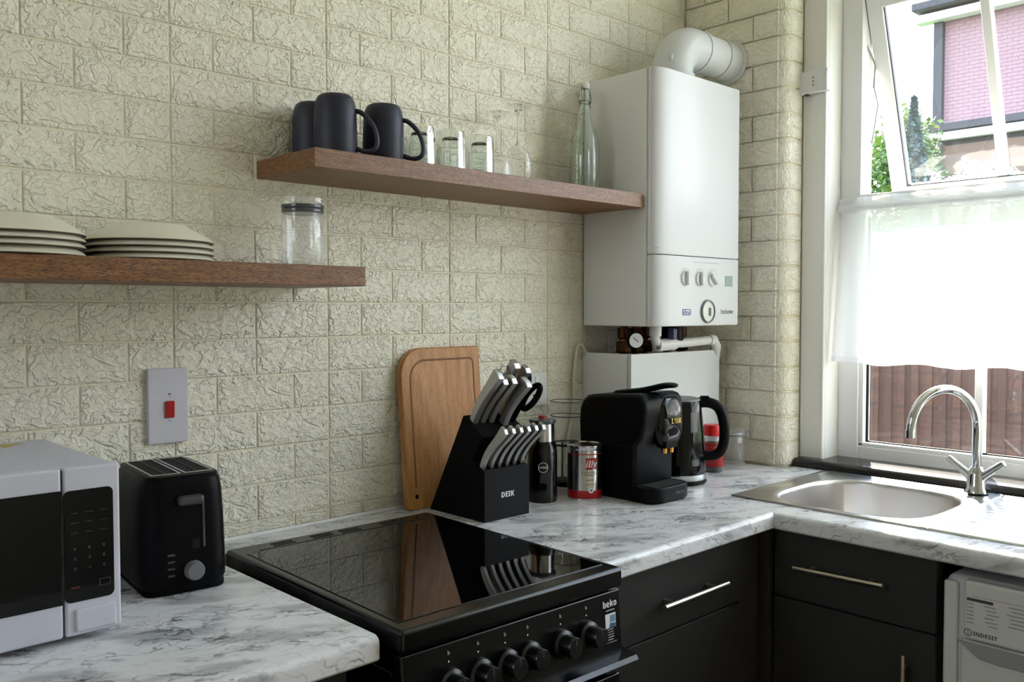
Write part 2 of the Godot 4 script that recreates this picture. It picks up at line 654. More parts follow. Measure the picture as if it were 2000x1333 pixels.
func room() -> void:
	# walls, floor and ceiling with thickness; the window wall leaves an opening
	var g := geo().box(Vector3(-0.20, 1.35, -0.1021), Vector3(4.3, 3.0, 0.2), 0.001)
	var w: Node3D = part("wall_back", g, M.joint)
	struct(w, "cream wall of embossed brick pattern panels behind the shelves", "wall")
	g = geo().box(Vector3(-0.2, -0.06, 1.8), Vector3(4.3, 0.12, 4.0), 0.001)
	struct(part("floor", g, M.floor), "brown timber floor of the kitchen below the cabinets", "floor")
	g = geo().box(Vector3(-0.2, 2.85, 1.8), Vector3(4.5, 0.12, 4.2), 0.001)
	struct(part("ceiling", g, M.ceiling), "plain white ceiling above the kitchen", "ceiling")
	g = geo()
	g.box(Vector3(-2.36, 1.40, -0.025), Vector3(0.2, 3.0, 0.35), 0.001)
	g.box(Vector3(-2.36, 1.40, 2.40), Vector3(0.2, 3.0, 2.9), 0.001)
	g.box(Vector3(-2.36, 0.70, 0.55), Vector3(0.2, 1.6, 0.8), 0.001)
	g.box(Vector3(-2.36, 2.70, 0.55), Vector3(0.2, 0.4, 0.8), 0.001)
	struct(part("wall_left", g, M.plaster), "plain cream wall at the left end of the kitchen", "wall")
	var wl := Node3D.new()
	wl.name = "window_2"
	add_child(wl)
	struct(wl, "white framed window in the plain wall at the left end of the kitchen", "window")
	g = geo()
	for zz in [0.175, 0.925]:
		g.box(Vector3(-2.36, 2.0, zz), Vector3(0.06, 1.0, 0.05), 0.004)
	for yy in [1.525, 2.475]:
		g.box(Vector3(-2.36, yy, 0.55), Vector3(0.06, 0.05, 0.8), 0.004)
	part("frame", g, M.upvc, wl)
	part("pane", geo().box(Vector3(-2.36, 2.0, 0.55), Vector3(0.006, 0.92, 0.72), 0.001), M.window_glass, wl)
	# front wall behind the camera
	g = geo().box(Vector3(-0.2, 1.40, 3.55), Vector3(4.5, 3.0, 0.2), 0.001)
	struct(part("wall_front", g, M.plaster), "plain cream wall behind the camera opposite the tiled wall", "wall")


func brick_mesh(w: float, h: float, uv: Rect2) -> ArrayMesh:
	# front of one embossed brick: a raised face with sloping sides, joint gap left round it
	var g := geo()
	var a := 0.0010
	var c := 0.0022
	var d := 0.0022
	var o := [Vector3(a, a, -d), Vector3(w - a, a, -d), Vector3(w - a, h - a, -d), Vector3(a, h - a, -d)]
	var f := [Vector3(a + c, a + c, 0), Vector3(w - a - c, a + c, 0), Vector3(w - a - c, h - a - c, 0), Vector3(a + c, h - a - c, 0)]
	var us := []
	for q in f:
		us.append(Vector2(uv.position.x + uv.size.x * q.x / w, uv.position.y + uv.size.y * (1.0 - q.y / h)))
	g.face(f[0], f[1], f[2], f[3], Vector3.BACK, us[0], us[1], us[2], us[3])
	var nr := [Vector3(0, -1, 0.7), Vector3(1, 0, 0.7), Vector3(0, 1, 0.7), Vector3(-1, 0, 0.7)]
	for k in 4:
		var j := (k + 1) % 4
		g.face(o[k], o[j], f[j], f[k], nr[k].normalized(), us[k], us[j], us[j], us[k])
	return g.mesh()


func brick_walls() -> void:
	var rng := RandomNumberGenerator.new()
	rng.seed = 7
	var full := []
	var halfs := []
	for k in 24:
		full.append(brick_mesh(BW / 2, BH, Rect2((k % 4) * 0.25, (k / 4) * 0.125, 0.25, 0.125)))
	for k in 16:
		halfs.append(brick_mesh(BW / 4, BH, Rect2((k % 8) * 0.125, 0.75 + (k / 8) * 0.125, 0.125, 0.125)))
	var back: Node3D = get_node("wall_back")
	for i in range(-2, 5):
		for k in range(-8, 14):
			var y0 := BY - (k + 1) * BH
			if i == -2 and (k < 0 or k > 11):
				continue
			if k < [-1, -2, -3, -4, -5, -6, -6][i + 2]:
				continue
			var even := posmod(k, 2) == 0
			var type_b := even
			if i == 0 and k >= 8 or i == 1 or i == -2:
				type_b = not even
			var cuts := [0.0, 0.25, 0.75, 1.0] if type_b else [0.0, 0.5, 1.0]
			for c in cuts.size() - 1:
				var x0: float = (i + cuts[c]) * BW
				var w: float = (cuts[c + 1] - cuts[c]) * BW
				if x0 > WALL_X - 0.02:
					continue
				# the boiler and its lower box sit flat on the wall here
				if x0 > 1.13 and x0 + w < 1.53 and (y0 > 1.32 and y0 + BH < 1.96 or y0 < 1.16):
					continue
				var is_half := w < BW * 0.3
				var mesh: Mesh = halfs[rng.randi() % 16] if is_half else full[rng.randi() % 24]
				var t := Transform3D(Basis.IDENTITY, Vector3(x0, y0, rng.randf_range(-0.0005, 0.0005)))
				if x0 + w > WALL_X:
					t.basis = Basis.from_scale(Vector3((WALL_X - x0) / w, 1, 1))
				elif y0 < WT + 0.005:
					t.basis = Basis.from_scale(Vector3(1, (y0 + BH - WT - 0.003) / BH, 1))
					t.origin.y = WT + 0.003
				part("brick", mesh, M.brick, back, t)
	# short wall beside the boiler, with a rounded outer corner
	var g := geo()
	var R := 0.035
	var zc := 0.343
	var pl := PackedVector2Array([Vector2(1.98, -0.15), Vector2(1.598, -0.15)])
	for k in 9:
		var a := PI + (-PI / 2) * k / 8.0
		pl.append(Vector2(1.598 + R + cos(a) * R, zc - 0.005 - R + sin(a) * R))
	pl.append(Vector2(1.98, zc - 0.005))
	# outline is (x, z); pulled up along y
	g.prism(pl, -2.79, 0.05, Transform3D(Basis(Vector3.RIGHT, Vector3.BACK, Vector3.DOWN), Vector3.ZERO), 0.0, 50.0)
	var wr: Node3D = part("wall_right", g, M.joint)
	struct(wr, "short return wall of cream embossed bricks with a rounded corner beside the boiler", "wall")
	var H2 := 0.0714
	var turn := Basis(Vector3.UP, -PI / 2)   # brick face looks to -x, its width runs along +z
	var cm := []
	for s in 6:
		# a brick bent round the corner: straight edge, quarter turn, short return
		var b := geo()
		var rr := R + 0.0042
		var pts := []
		for k in 7:
			var a := PI - PI / 2 * k / 6.0
			pts.append([Vector2(1.598 + R + cos(a) * rr, zc - 0.005 - R + sin(a) * rr), Vector2(cos(a), sin(a))])
		pts.append([Vector2(1.676, zc - 0.0008), Vector2(0, 1)])
		var u0 := (s % 4) * 0.25
		var v0 := (s / 4) * 0.125 + 0.25
		var last := -1
		for k in pts.size():
			var q: Vector2 = pts[k][0]
			var nn := Vector3(pts[k][1].x, 0, pts[k][1].y)
			var uu := u0 + 0.25 * float(k) / pts.size()
			var lo := b.p(Vector3(q.x, 0.004, q.y), nn, Vector2(uu, v0 + 0.12))
			b.p(Vector3(q.x, H2 - 0.004, q.y), nn, Vector2(uu, v0 + 0.005))
			if last >= 0:
				b.quad(last, last + 1, lo + 1, lo)
			last = lo
		for yy in [[0.004, -1.0], [H2 - 0.004, 1.0]]:
			last = -1
			for k in pts.size():
				var q: Vector2 = pts[k][0]
				var qi: Vector2 = q - pts[k][1] * 0.0042
				var lo := b.p(Vector3(q.x, yy[0], q.y), Vector3(0, yy[1], 0), Vector2(u0 + 0.1, v0 + 0.05))
				b.p(Vector3(qi.x, yy[0] + yy[1] * 0.0018, qi.y), Vector3(0, yy[1], 0), Vector2(u0 + 0.1, v0 + 0.05))
				if last >= 0:
					b.quad(last, last + 1, lo + 1, lo)
				last = lo
		cm.append(b.mesh())
	for k in range(0, 22):
		var y0 := 0.9205 + (k - 1) * H2 + 0.0605
		if y0 + H2 > 2.45:
			continue
		var clip := 1.0
		if k == 0:
			y0 = WT + 0.003
			clip = (0.9205 + 0.0605 - WT - 0.003) / H2
		# full bricks and halves in turn
		var lay := [[0.150, 0.165], [-0.015, 0.165]] if k % 2 == 0 else [[0.2325, 0.0825], [0.0675, 0.165], [-0.015, 0.0825]]
		for q in lay:
			if y0 > 1.26 and y0 + H2 < 1.96 and q[0] + q[1] < 0.2:
				pass
			var z0 := maxf(q[0], 0.0)
			var ww: float = q[0] + q[1] - z0
			var nominal: float = BW / 2 if q[1] > 0.1 else BW / 4
			var mesh: Mesh = full[rng.randi() % 24] if q[1] > 0.1 else halfs[rng.randi() % 16]
			var t := Transform3D(turn * Basis.from_scale(Vector3(ww / nominal, clip * H2 / BH, 1)), Vector3(WALL_X + rng.randf_range(-0.0004, 0.0004), y0, z0))
			part("brick", mesh, M.brick, wr, t)
		part("corner_brick", cm[k % 6], M.brick, wr, Transform3D(Basis.from_scale(Vector3(1, clip, 1)), Vector3(0, y0, 0)))


func window() -> void:
	# window wall: opening z 0.4128..1.72, y 0.93..2.24
	var g := geo()
	g.box(Vector3(1.83, 0.40, 1.98), Vector3(0.26, 1.0, 3.27), 0.001)     # below the sill
	g.box(Vector3(1.83, 2.76, 1.98), Vector3(0.26, 0.18, 3.27), 0.001)    # head
	g.box(Vector3(1.83, 1.78, 3.03), Vector3(0.26, 1.80, 1.16), 0.001)   # beyond the window
	g.box(Vector3(1.845, 1.78, 0.378), Vector3(0.23, 1.80, 0.064), 0.001)    # pier behind the architrave
	var wall: Node3D = part("wall_window", g, M.plaster)
	struct(wall, "cream wall that holds the window above the sink", "wall")
	# architrave
	g = geo()
	g.box(Vector3(1.694, 1.80, 0.3755), Vector3(0.018, 1.75, 0.073), 0.004, 2)
	g.box(Vector3(1.689, 1.80, 0.4065), Vector3(0.012, 1.75, 0.009), 0.003, 2)
	g.box(Vector3(1.690, 1.80, 0.3445), Vector3(0.012, 1.75, 0.010), 0.004, 2)
	var tr: Node3D = part("trim_1", g, M.paint)
	struct(tr, "white painted moulded board up the left side of the window", "trim")
	# dark sill board with rounded nose
	var pl := PackedVector2Array([Vector2(1.775, 0.9065), Vector2(1.775, 0.934)])
	for k in 9:
		var a := PI / 2 + PI * k / 8.0
		pl.append(Vector2(1.652 + cos(a) * 0.0137, 0.92025 + sin(a) * 0.0137))
	g = geo().prism(pl, 0.3445, 2.5, Transform3D.IDENTITY, 0.0015)
	struct(part("trim_2", g, M.sill), "dark glossy window sill board with a rounded front edge behind the sink", "window sill")

	var w := Node3D.new()
	w.name = "window_1"
	add_child(w)
	struct(w, "white window over the sink with its upper sash tilted open", "window")
	# linings
	g = geo()
	g.box(Vector3(1.734, 1.80, 0.4098), Vector3(0.078, 1.74, 0.006), 0.001)
	g.box(Vector3(1.734, 2.666, 1.43), Vector3(0.078, 0.006, 2.04), 0.001)
	part("lining", g, M.paint, w)
	# fixed outer frame
	var x := 1.806
	g = geo()
	g.box(Vector3(x, 1.80, 0.442), Vector3(0.07, 1.74, 0.060), 0.003)
	g.box(Vector3(x, 1.80, 1.70), Vector3(0.07, 1.74, 0.05), 0.003)
	g.box(Vector3(x, 1.80, 2.425), Vector3(0.07, 1.74, 0.05), 0.003)
	for yy in [[0.950, 0.036], [1.668, 0.026], [2.266, 0.026], [2.656, 0.026]]:
		g.box(Vector3(x, yy[0], 1.436), Vector3(0.066, yy[1], 1.94), 0.002)
	part("frame", g, M.upvc, w)
	# lower fixed light: glazing bead, black gasket, pane and middle bar
	g = geo()
	g.box(Vector3(1.798, 1.30, 0.4785), Vector3(0.044, 0.666, 0.014), 0.003)
	g.box(Vector3(1.798, 1.30, 1.668), Vector3(0.044, 0.666, 0.014), 0.003)
	g.box(Vector3(1.798, 0.9735, 1.07), Vector3(0.044, 0.012, 1.20), 0.003)
	g.box(Vector3(1.798, 1.650, 1.07), Vector3(0.044, 0.012, 1.20), 0.003)
	part("glazing_bead", g, M.upvc, w)
	g = geo()
	g.box(Vector3(1.800, 1.30, 0.4870), Vector3(0.012, 0.640, 0.0035), 0.001)
	g.box(Vector3(1.800, 0.9810, 1.07), Vector3(0.012, 0.0035, 1.18), 0.001)
	part("gasket", g, M.black_matt, w)
	part("pane", geo().box(Vector3(1.806, 1.312, 1.07), Vector3(0.004, 0.69, 1.20), 0.0005), M.window_glass, w)
	part("pane", geo().box(Vector3(1.806, 1.312, 2.06), Vector3(0.004, 0.69, 0.68), 0.0005), M.window_glass, w)
	part("pane", geo().box(Vector3(1.806, 2.46, 1.43), Vector3(0.004, 0.37, 1.94), 0.0005), M.window_glass, w)
	part("pane", geo().box(Vector3(1.806, 1.97, 2.06), Vector3(0.004, 0.57, 0.68), 0.0005), M.window_glass, w)
	part("glazing_bar", geo().box(Vector3(1.806, 1.312, 0.786), Vector3(0.030, 0.69, 0.022), 0.004), M.upvc, w)
	# upper sash, hung at the top and pushed out at the bottom
	var sash := Node3D.new()
	sash.name = "sash"
	w.add_child(sash)
	sash.transform = Transform3D(Basis(Vector3.BACK, deg_to_rad(20.0)), Vector3(1.797, 2.245, 0.0))
	var z0 := 0.474
	var z1 := 1.672
	var zm := (z0 + z1) / 2
	var hh := 0.598
	g = geo()
	g.box(Vector3(0.0, -hh / 2, z0 + 0.022), Vector3(0.046, hh, 0.044), 0.004)
	g.box(Vector3(0.0, -hh / 2, z1 - 0.022), Vector3(0.046, hh, 0.044), 0.004)
	g.box(Vector3(0.0, -0.022, zm), Vector3(0.046, 0.044, z1 - z0 - 0.08), 0.004)
	g.box(Vector3(0.0, -hh + 0.022, zm), Vector3(0.046, 0.044, z1 - z0 - 0.08), 0.004)
	part("sash_frame", g, M.upvc, sash)
	part("sash_bar", geo().box(Vector3(0.0, -hh / 2, 0.775), Vector3(0.030, hh - 0.08, 0.024), 0.004), M.upvc, sash)
	part("sash_pane", geo().box(Vector3(0.004, -hh / 2, zm), Vector3(0.004, hh - 0.07, z1 - z0 - 0.07), 0.0005), M.window_glass, sash)
	g = geo()
	g.box(Vector3(-0.010, -hh / 2, z0 + 0.0455), Vector3(0.012, hh - 0.085, 0.003), 0.001)
	g.box(Vector3(-0.010, -hh + 0.0455, zm), Vector3(0.012, 0.003, z1 - z0 - 0.09), 0.001)
	part("sash_gasket", g, M.mid_grey, sash)
	# friction stay: two thin links between frame and sash
	g = geo()
	g.tube([Vector3(1.80, 2.10, 0.476), Vector3(1.842, 2.055, 0.477), Vector3(1.835, 1.99, 0.477)], 0.0035, 8)
	g.tube([Vector3(1.842, 2.055, 0.479), Vector3(1.858, 2.075, 0.480)], 0.0035, 8)
	g.tube([Vector3(1.835, 1.99, 0.478), Vector3(1.86, 1.945, 0.478), Vector3(1.83, 1.83, 0.476)], 0.0028, 8)
	part("window_stay", g, M.steel, w)


func blob_tree(called: String, label: String, at: Vector3, crown: Vector3, count: int, leaf: float, m: Material, trunk: float, sd: int, cone := false) -> void:
	var o := thing(called, label, "tree", at)
	var rng := RandomNumberGenerator.new()
	rng.seed = sd
	part("trunk", geo().tube([Vector3.ZERO, Vector3(0.05, trunk * 0.5, 0.03), Vector3(0, trunk + crown.y * 0.6, 0)], [0.14, 0.11, 0.05], 10), M.bark, o)
	var g := geo()
	g.face(Vector3(-0.5, 0, 0), Vector3(0, -0.28, 0.08), Vector3(0.5, 0, 0), Vector3(0, 0.28, 0.08), Vector3.BACK)
	var lm := g.mesh()
	lm.surface_set_material(0, m)
	var mm := MultiMesh.new()
	mm.transform_format = MultiMesh.TRANSFORM_3D
	mm.mesh = lm
	mm.instance_count = count
	var lump := noise(sd, 0.9, 2)
	for k in count:
		var d := Vector3(rng.randfn(), rng.randfn(), rng.randfn()).normalized()
		var r := pow(rng.randf(), 0.25) * (0.78 + 0.5 * lump.get_noise_3dv(d * 2.0))
		var q := d * r * crown
		if cone:
			var hgt := rng.randf()
			var an := rng.randf() * TAU
			var rr := crown.x * (1.0 - hgt) * sqrt(rng.randf_range(0.35, 1.0)) * (0.85 + 0.3 * lump.get_noise_2d(an * 3.0, hgt * 9.0))
			q = Vector3(cos(an) * rr, (hgt * 2.0 - 1.0) * crown.y, sin(an) * rr)
		var b := Basis.from_euler(Vector3(rng.randf() * TAU, rng.randf() * TAU, rng.randf() * TAU)).scaled(Vector3.ONE * leaf * rng.randf_range(0.7, 1.3))
		mm.set_instance_transform(k, Transform3D(b, q + Vector3(0, trunk + crown.y, 0)))
	var mi := MultiMeshInstance3D.new()
	mi.name = "crown"
	mi.multimesh = mm
	mi.material_override = m
	mi.set_meta("kind", "stuff")
	o.add_child(mi)


func outside() -> void:
	var g := geo().box(Vector3(22, -0.35, 0), Vector3(40, 0.3, 60), 0.01)
	struct(part("ground", g, M.grass), "grass ground of the yard outside the window", "ground")
	# timber fence of upright boards
	var f := thing("fence", "reddish brown timber fence of upright boards outside the window", "fence", Vector3(6.3, -0.2, 0))
	var rng := RandomNumberGenerator.new()
	rng.seed = 12
	var pm := geo().box(Vector3(0, 0.78, 0), Vector3(0.016, 1.56, 0.056), 0.003).mesh()
	for k in 84:
		var outer := k % 2
		part("plank", pm, M.fence if rng.randf() < 0.7 else M.fence_b, f, Transform3D(Basis(Vector3.UP, rng.randf_range(-0.04, 0.04)), Vector3(-0.018 * outer, rng.randf_range(-0.01, 0.01), -3.4 + k * 0.0515)))
	for yy in [0.3, 1.25]:
		part("rail", geo().box(Vector3(0.035, yy, -1.25), Vector3(0.04, 0.08, 4.4), 0.004), M.fence_b, f)
	# neighbouring house: tile hung upper floor between white gutter boards, brick below
	var h := thing("neighbour_house", "neighbouring house with red tiled upper wall and white gutter boards", "house", Vector3(16, -0.2, -4.9))
	part("brick_wall", geo().box(Vector3(1.9, 2.2, 4.05), Vector3(3.6, 4.6, 7.9), 0.01), M.house_brick, h)
	part("upper_wall", geo().box(Vector3(2.0, 5.6, 4.0), Vector3(3.6, 2.3, 7.9), 0.01), M.lead, h)
	g = geo()
	for r in 29:
		var y0 := 4.86 + r * 0.0655
		for c in 34:
			var zz := 0.16 + (c + 0.5 * (r % 2)) * 0.175
			g.box(Vector3(0.155, y0 + 0.06, zz), Vector3(0.020, 0.090, 0.1725), 0.002, 1, Transform3D(Basis(Vector3.BACK, -0.10), Vector3(-0.0998 * (y0 + 0.06), 0, 0)))
	var tiles := part("wall_tile", g, M.tile, h)
	tiles.set_meta("kind", "stuff")
	part("flashing", geo().box(Vector3(0.10, 5.72, 0.10), Vector3(0.14, 2.0, 0.16), 0.01), M.lead, h)
	part("lower_flashing", geo().box(Vector3(0.10, 4.83, 3.2), Vector3(0.16, 0.13, 6.6), 0.01), M.lead, h)
	part("fascia", geo().box(Vector3(0.05, 4.66, 3.2), Vector3(0.12, 0.14, 6.7), 0.01), M.fascia, h)
	part("upper_fascia", geo().box(Vector3(0.0, 6.80, 3.2), Vector3(0.25, 0.15, 6.9), 0.02), M.fascia, h)
	part("roof", geo().box(Vector3(1.9, 6.98, 3.9), Vector3(4.4, 0.14, 8.3), 0.02), M.lead, h)
	part("drainpipe", geo().tube([Vector3(0.06, 4.6, 0.16), Vector3(0.06, 0.0, 0.16)], 0.04, 10), M.lead, h)
	# pale rendered outbuilding in the sun and shrubs
	var ob := thing("outbuilding", "low pale rendered outbuilding behind the fence", "outbuilding", Vector3(11.2, -0.2, -3.6))
	part("wall", geo().box(Vector3(0.6, 1.25, 2.6), Vector3(1.2, 2.5, 5.0), 0.01), M.render, ob)
	part("roof", geo().box(Vector3(0.6, 2.56, 2.6), Vector3(1.5, 0.10, 5.3), 0.02), M.fascia, ob)
	blob_tree("leafy_tree", "bright green leafy tree seen through the gap beside the open sash", Vector3(10.0, -0.2, -3.75), Vector3(0.95, 1.6, 0.9), 9500, 0.095, M.leaf, 0.95, 5)
	blob_tree("pale_tree", "pale green tree top beside the red tiled house", Vector3(14.6, -0.2, -4.75), Vector3(0.75, 1.15, 0.65), 4200, 0.12, M.leaf_pale, 2.75, 6)
	blob_tree("conifer", "tall blue green conifer in front of the neighbouring house", Vector3(12.4, -0.2, -3.72), Vector3(0.85, 2.15, 0.85), 9000, 0.10, M.conifer, 0.3, 8, true)
	blob_tree("flowering_shrub", "white flowering shrub in sun below the brick wall of the house", Vector3(13.2, -0.2, -3.86), Vector3(0.22, 0.45, 0.25), 1500, 0.08, M.blossom, 2.85, 9)
	blob_tree("flowering_shrub", "broad white flowering bush right of the smaller one below the house", Vector3(13.4, -0.2, -3.05), Vector3(0.6, 0.5, 0.62), 3400, 0.08, M.blossom, 2.8, 10)


func worktops() -> void:
	# left length, from beyond the frame to the cooker
	var g := geo()
	var th := 0.036
	var nose := func(depth: float) -> PackedVector2Array:
		var q := PackedVector2Array([Vector2(0, WT - th), Vector2(0, WT)])
		for k in 6:
			var a := PI / 2 - PI / 2 * k / 5.0
			q.append(Vector2(depth - 0.011 + cos(a) * 0.011, WT - 0.011 + sin(a) * 0.011))
		q.append(Vector2(depth, WT - th + 0.004))
		q.append(Vector2(depth - 0.004, WT - th))
		return q
	# outline (z, y) pulled along x
	var along_x := Transform3D(Basis(Vector3.BACK, Vector3.UP, Vector3.RIGHT), Vector3.ZERO)
	g.prism(nose.call(0.62), -2.2, 0.0215, along_x, 0.001)
	tag(part("worktop", g, M.marble), "white marbled worktop under the microwave and toaster", "worktop")
	g = geo().box(Vector3(0.2668, WT - th / 2, 0.043), Vector3(0.489, th, 0.082), 0.0015)
	tag(part("worktop_strip", g, M.marble), "narrow marbled strip along the wall behind the cooker", "worktop")
	# right length and sink run: one L shaped top, cut out for the bowl
	var root := CSGCombiner3D.new()
	root.name = numbered("worktop")
	tag(root, "L-shaped white marbled worktop from the cooker round to the sink", "worktop")
	var a := CSGPolygon3D.new()
	a.name = "back_length"
	var prof: PackedVector2Array = nose.call(0.612)
	a.polygon = prof
	a.mode = CSGPolygon3D.MODE_DEPTH
	a.depth = 0.70
	a.material = M.marble
	# CSG pulls towards -z: map its x to world z, its -z to world +x
	a.transform = Transform3D(Basis(Vector3.BACK, Vector3.UP, Vector3.LEFT), Vector3(0.512, 0, 0))
	a.smooth_faces = false
	root.add_child(a)
	var b := CSGPolygon3D.new()
	b.name = "sink_length"
	var q := PackedVector2Array()
	for v in nose.call(0.617):
		q.append(Vector2(1.692 - v.x, v.y))
	b.polygon = q
	b.mode = CSGPolygon3D.MODE_DEPTH
	b.depth = 1.9
	b.material = M.marble
	b.transform = Transform3D(Basis.IDENTITY, Vector3(0, 0, 2.25))
	root.add_child(b)
	var c := CSGBox3D.new()
	c.name = "corner_fill"
	c.size = Vector3(0.49, th, 0.5)
	c.position = Vector3(1.345, WT - th / 2, 0.25)
	c.material = M.marble
	root.add_child(c)
	var d := CSGBox3D.new()
	d.name = "sink_cutout"
	d.operation = CSGShape3D.OPERATION_SUBTRACTION
	d.size = Vector3(0.42, 0.2, 0.42)
	d.position = Vector3(1.385, WT, 0.685)
	d.material = M.marble
	root.add_child(d)
	add_child(root, true)
	# sealing bead between left worktop and wall
	g = geo().tube([Vector3(-0.9, WT + 0.002, 0.004), Vector3(0.53, WT + 0.002, 0.004)], 0.0045, 8)
	var tr: Node3D = part("trim_3", g, M.white)
	struct(tr, "white sealing bead between the worktop and the tiled wall", "trim")


func bar_handle(parent: Node, a: Vector3, b: Vector3, out: Vector3, r := 0.006) -> void:
	var h := part("handle", geo().tube([a, b], r, 14), M.nickel, parent)
	var d := (b - a)
	for t in [0.17, 0.83]:
		part("handle_post", geo().tube([a + d * t, a + d * t - out], 0.004, 10), M.nickel, h)


func cabinets() -> void:
	# unit right of the cooker
	var c := thing("base_cabinet", "dark grey cabinet with drawer and bar handle right of the cooker", "cabinet", Vector3(0.525, 0, 0))
	part("body", geo().box(Vector3(0.235, 0.485, 0.29), Vector3(0.465, 0.775, 0.54), 0.001), M.cab_dark, c)
	part("plinth", geo().box(Vector3(0.235, 0.05, 0.26), Vector3(0.465, 0.096, 0.46), 0.001), M.cab_dark, c)
	var d := part("drawer", geo().box(Vector3(0.236, 0.7965, 0.571), Vector3(0.466, 0.139, 0.018), 0.0015), M.cab, c)
	bar_handle(d, Vector3(0.158, 0.790, 0.609), Vector3(0.375, 0.790, 0.609), Vector3(0, 0, 0.028))
	part("door", geo().box(Vector3(0.236, 0.412, 0.571), Vector3(0.466, 0.622, 0.018), 0.0015), M.cab, c)
	# corner post
	var p := thing("corner_post", "dark grey upright filler panels in the inner corner of the cabinets", "panel", Vector3(1.04, 0, 0.56))
	part("left_panel", geo().box(Vector3(-0.0105, 0.485, 0.007), Vector3(0.073, 0.775, 0.018), 0.001), M.cab, p)
	part("return_panel", geo().box(Vector3(0.052, 0.485, 0.018), Vector3(0.018, 0.775, 0.034), 0.001), M.cab, p)
	part("inner_strip", geo().box(Vector3(0.033, 0.485, 0.004), Vector3(0.012, 0.775, 0.012), 0.001), M.cab_dark, p)
	# sink unit
	var s := thing("sink_cabinet", "dark grey sink cabinet with a horizontal and an upright bar handle", "cabinet", Vector3(1.10, 0, 0.598))
	var gg := geo()
	gg.box(Vector3(0.30, 0.40, 0.009), Vector3(0.56, 0.62, 0.016), 0.001)
	gg.box(Vector3(0.30, 0.40, 0.345), Vector3(0.56, 0.62, 0.016), 0.001)
	gg.box(Vector3(0.30, 0.11, 0.178), Vector3(0.56, 0.016, 0.33), 0.001)
	gg.box(Vector3(0.57, 0.40, 0.178), Vector3(0.012, 0.62, 0.33), 0.001)
	gg.box(Vector3(0.03, 0.79, 0.178), Vector3(0.016, 0.16, 0.345), 0.001)
	part("body", gg, M.cab_dark, s)
	part("plinth", geo().box(Vector3(0.25, 0.05, 0.178), Vector3(0.46, 0.096, 0.35), 0.001), M.cab_dark, s)
	d = part("drawer", geo().box(Vector3(0.009, 0.7975, 0.176), Vector3(0.018, 0.149, 0.348), 0.0015), M.cab, s)
	bar_handle(d, Vector3(-0.028, 0.7985, 0.062), Vector3(-0.028, 0.8035, 0.258), Vector3(-0.028, 0, 0), 0.0055)
	var dr := part("door", geo().box(Vector3(0.009, 0.410, 0.176), Vector3(0.018, 0.618, 0.348), 0.0015), M.cab, s)
	bar_handle(dr, Vector3(-0.028, 0.676, 0.298), Vector3(-0.028, 0.52, 0.298), Vector3(-0.028, 0, 0), 0.0055)
	# unit below the left worktop
	var l := thing("base_cabinet", "dark grey cabinet under the left worktop below the microwave", "cabinet", Vector3(-0.55, 0, 0))
	part("body", geo().box(Vector3(0, 0.485, 0.29), Vector3(1.09, 0.775, 0.54), 0.001), M.cab_dark, l)
	part("plinth", geo().box(Vector3(0, 0.05, 0.26), Vector3(1.09, 0.096, 0.46), 0.001), M.cab_dark, l)
	for k in 2:
		var dd := part("door", geo().box(Vector3(-0.273 + k * 0.546, 0.485, 0.571), Vector3(0.541, 0.77, 0.018), 0.0015), M.cab, l)
		bar_handle(dd, Vector3(-0.04 + k * 0.08, 0.83, 0.608), Vector3(-0.04 + k * 0.08, 0.64, 0.608), Vector3(0, 0, 0.028))


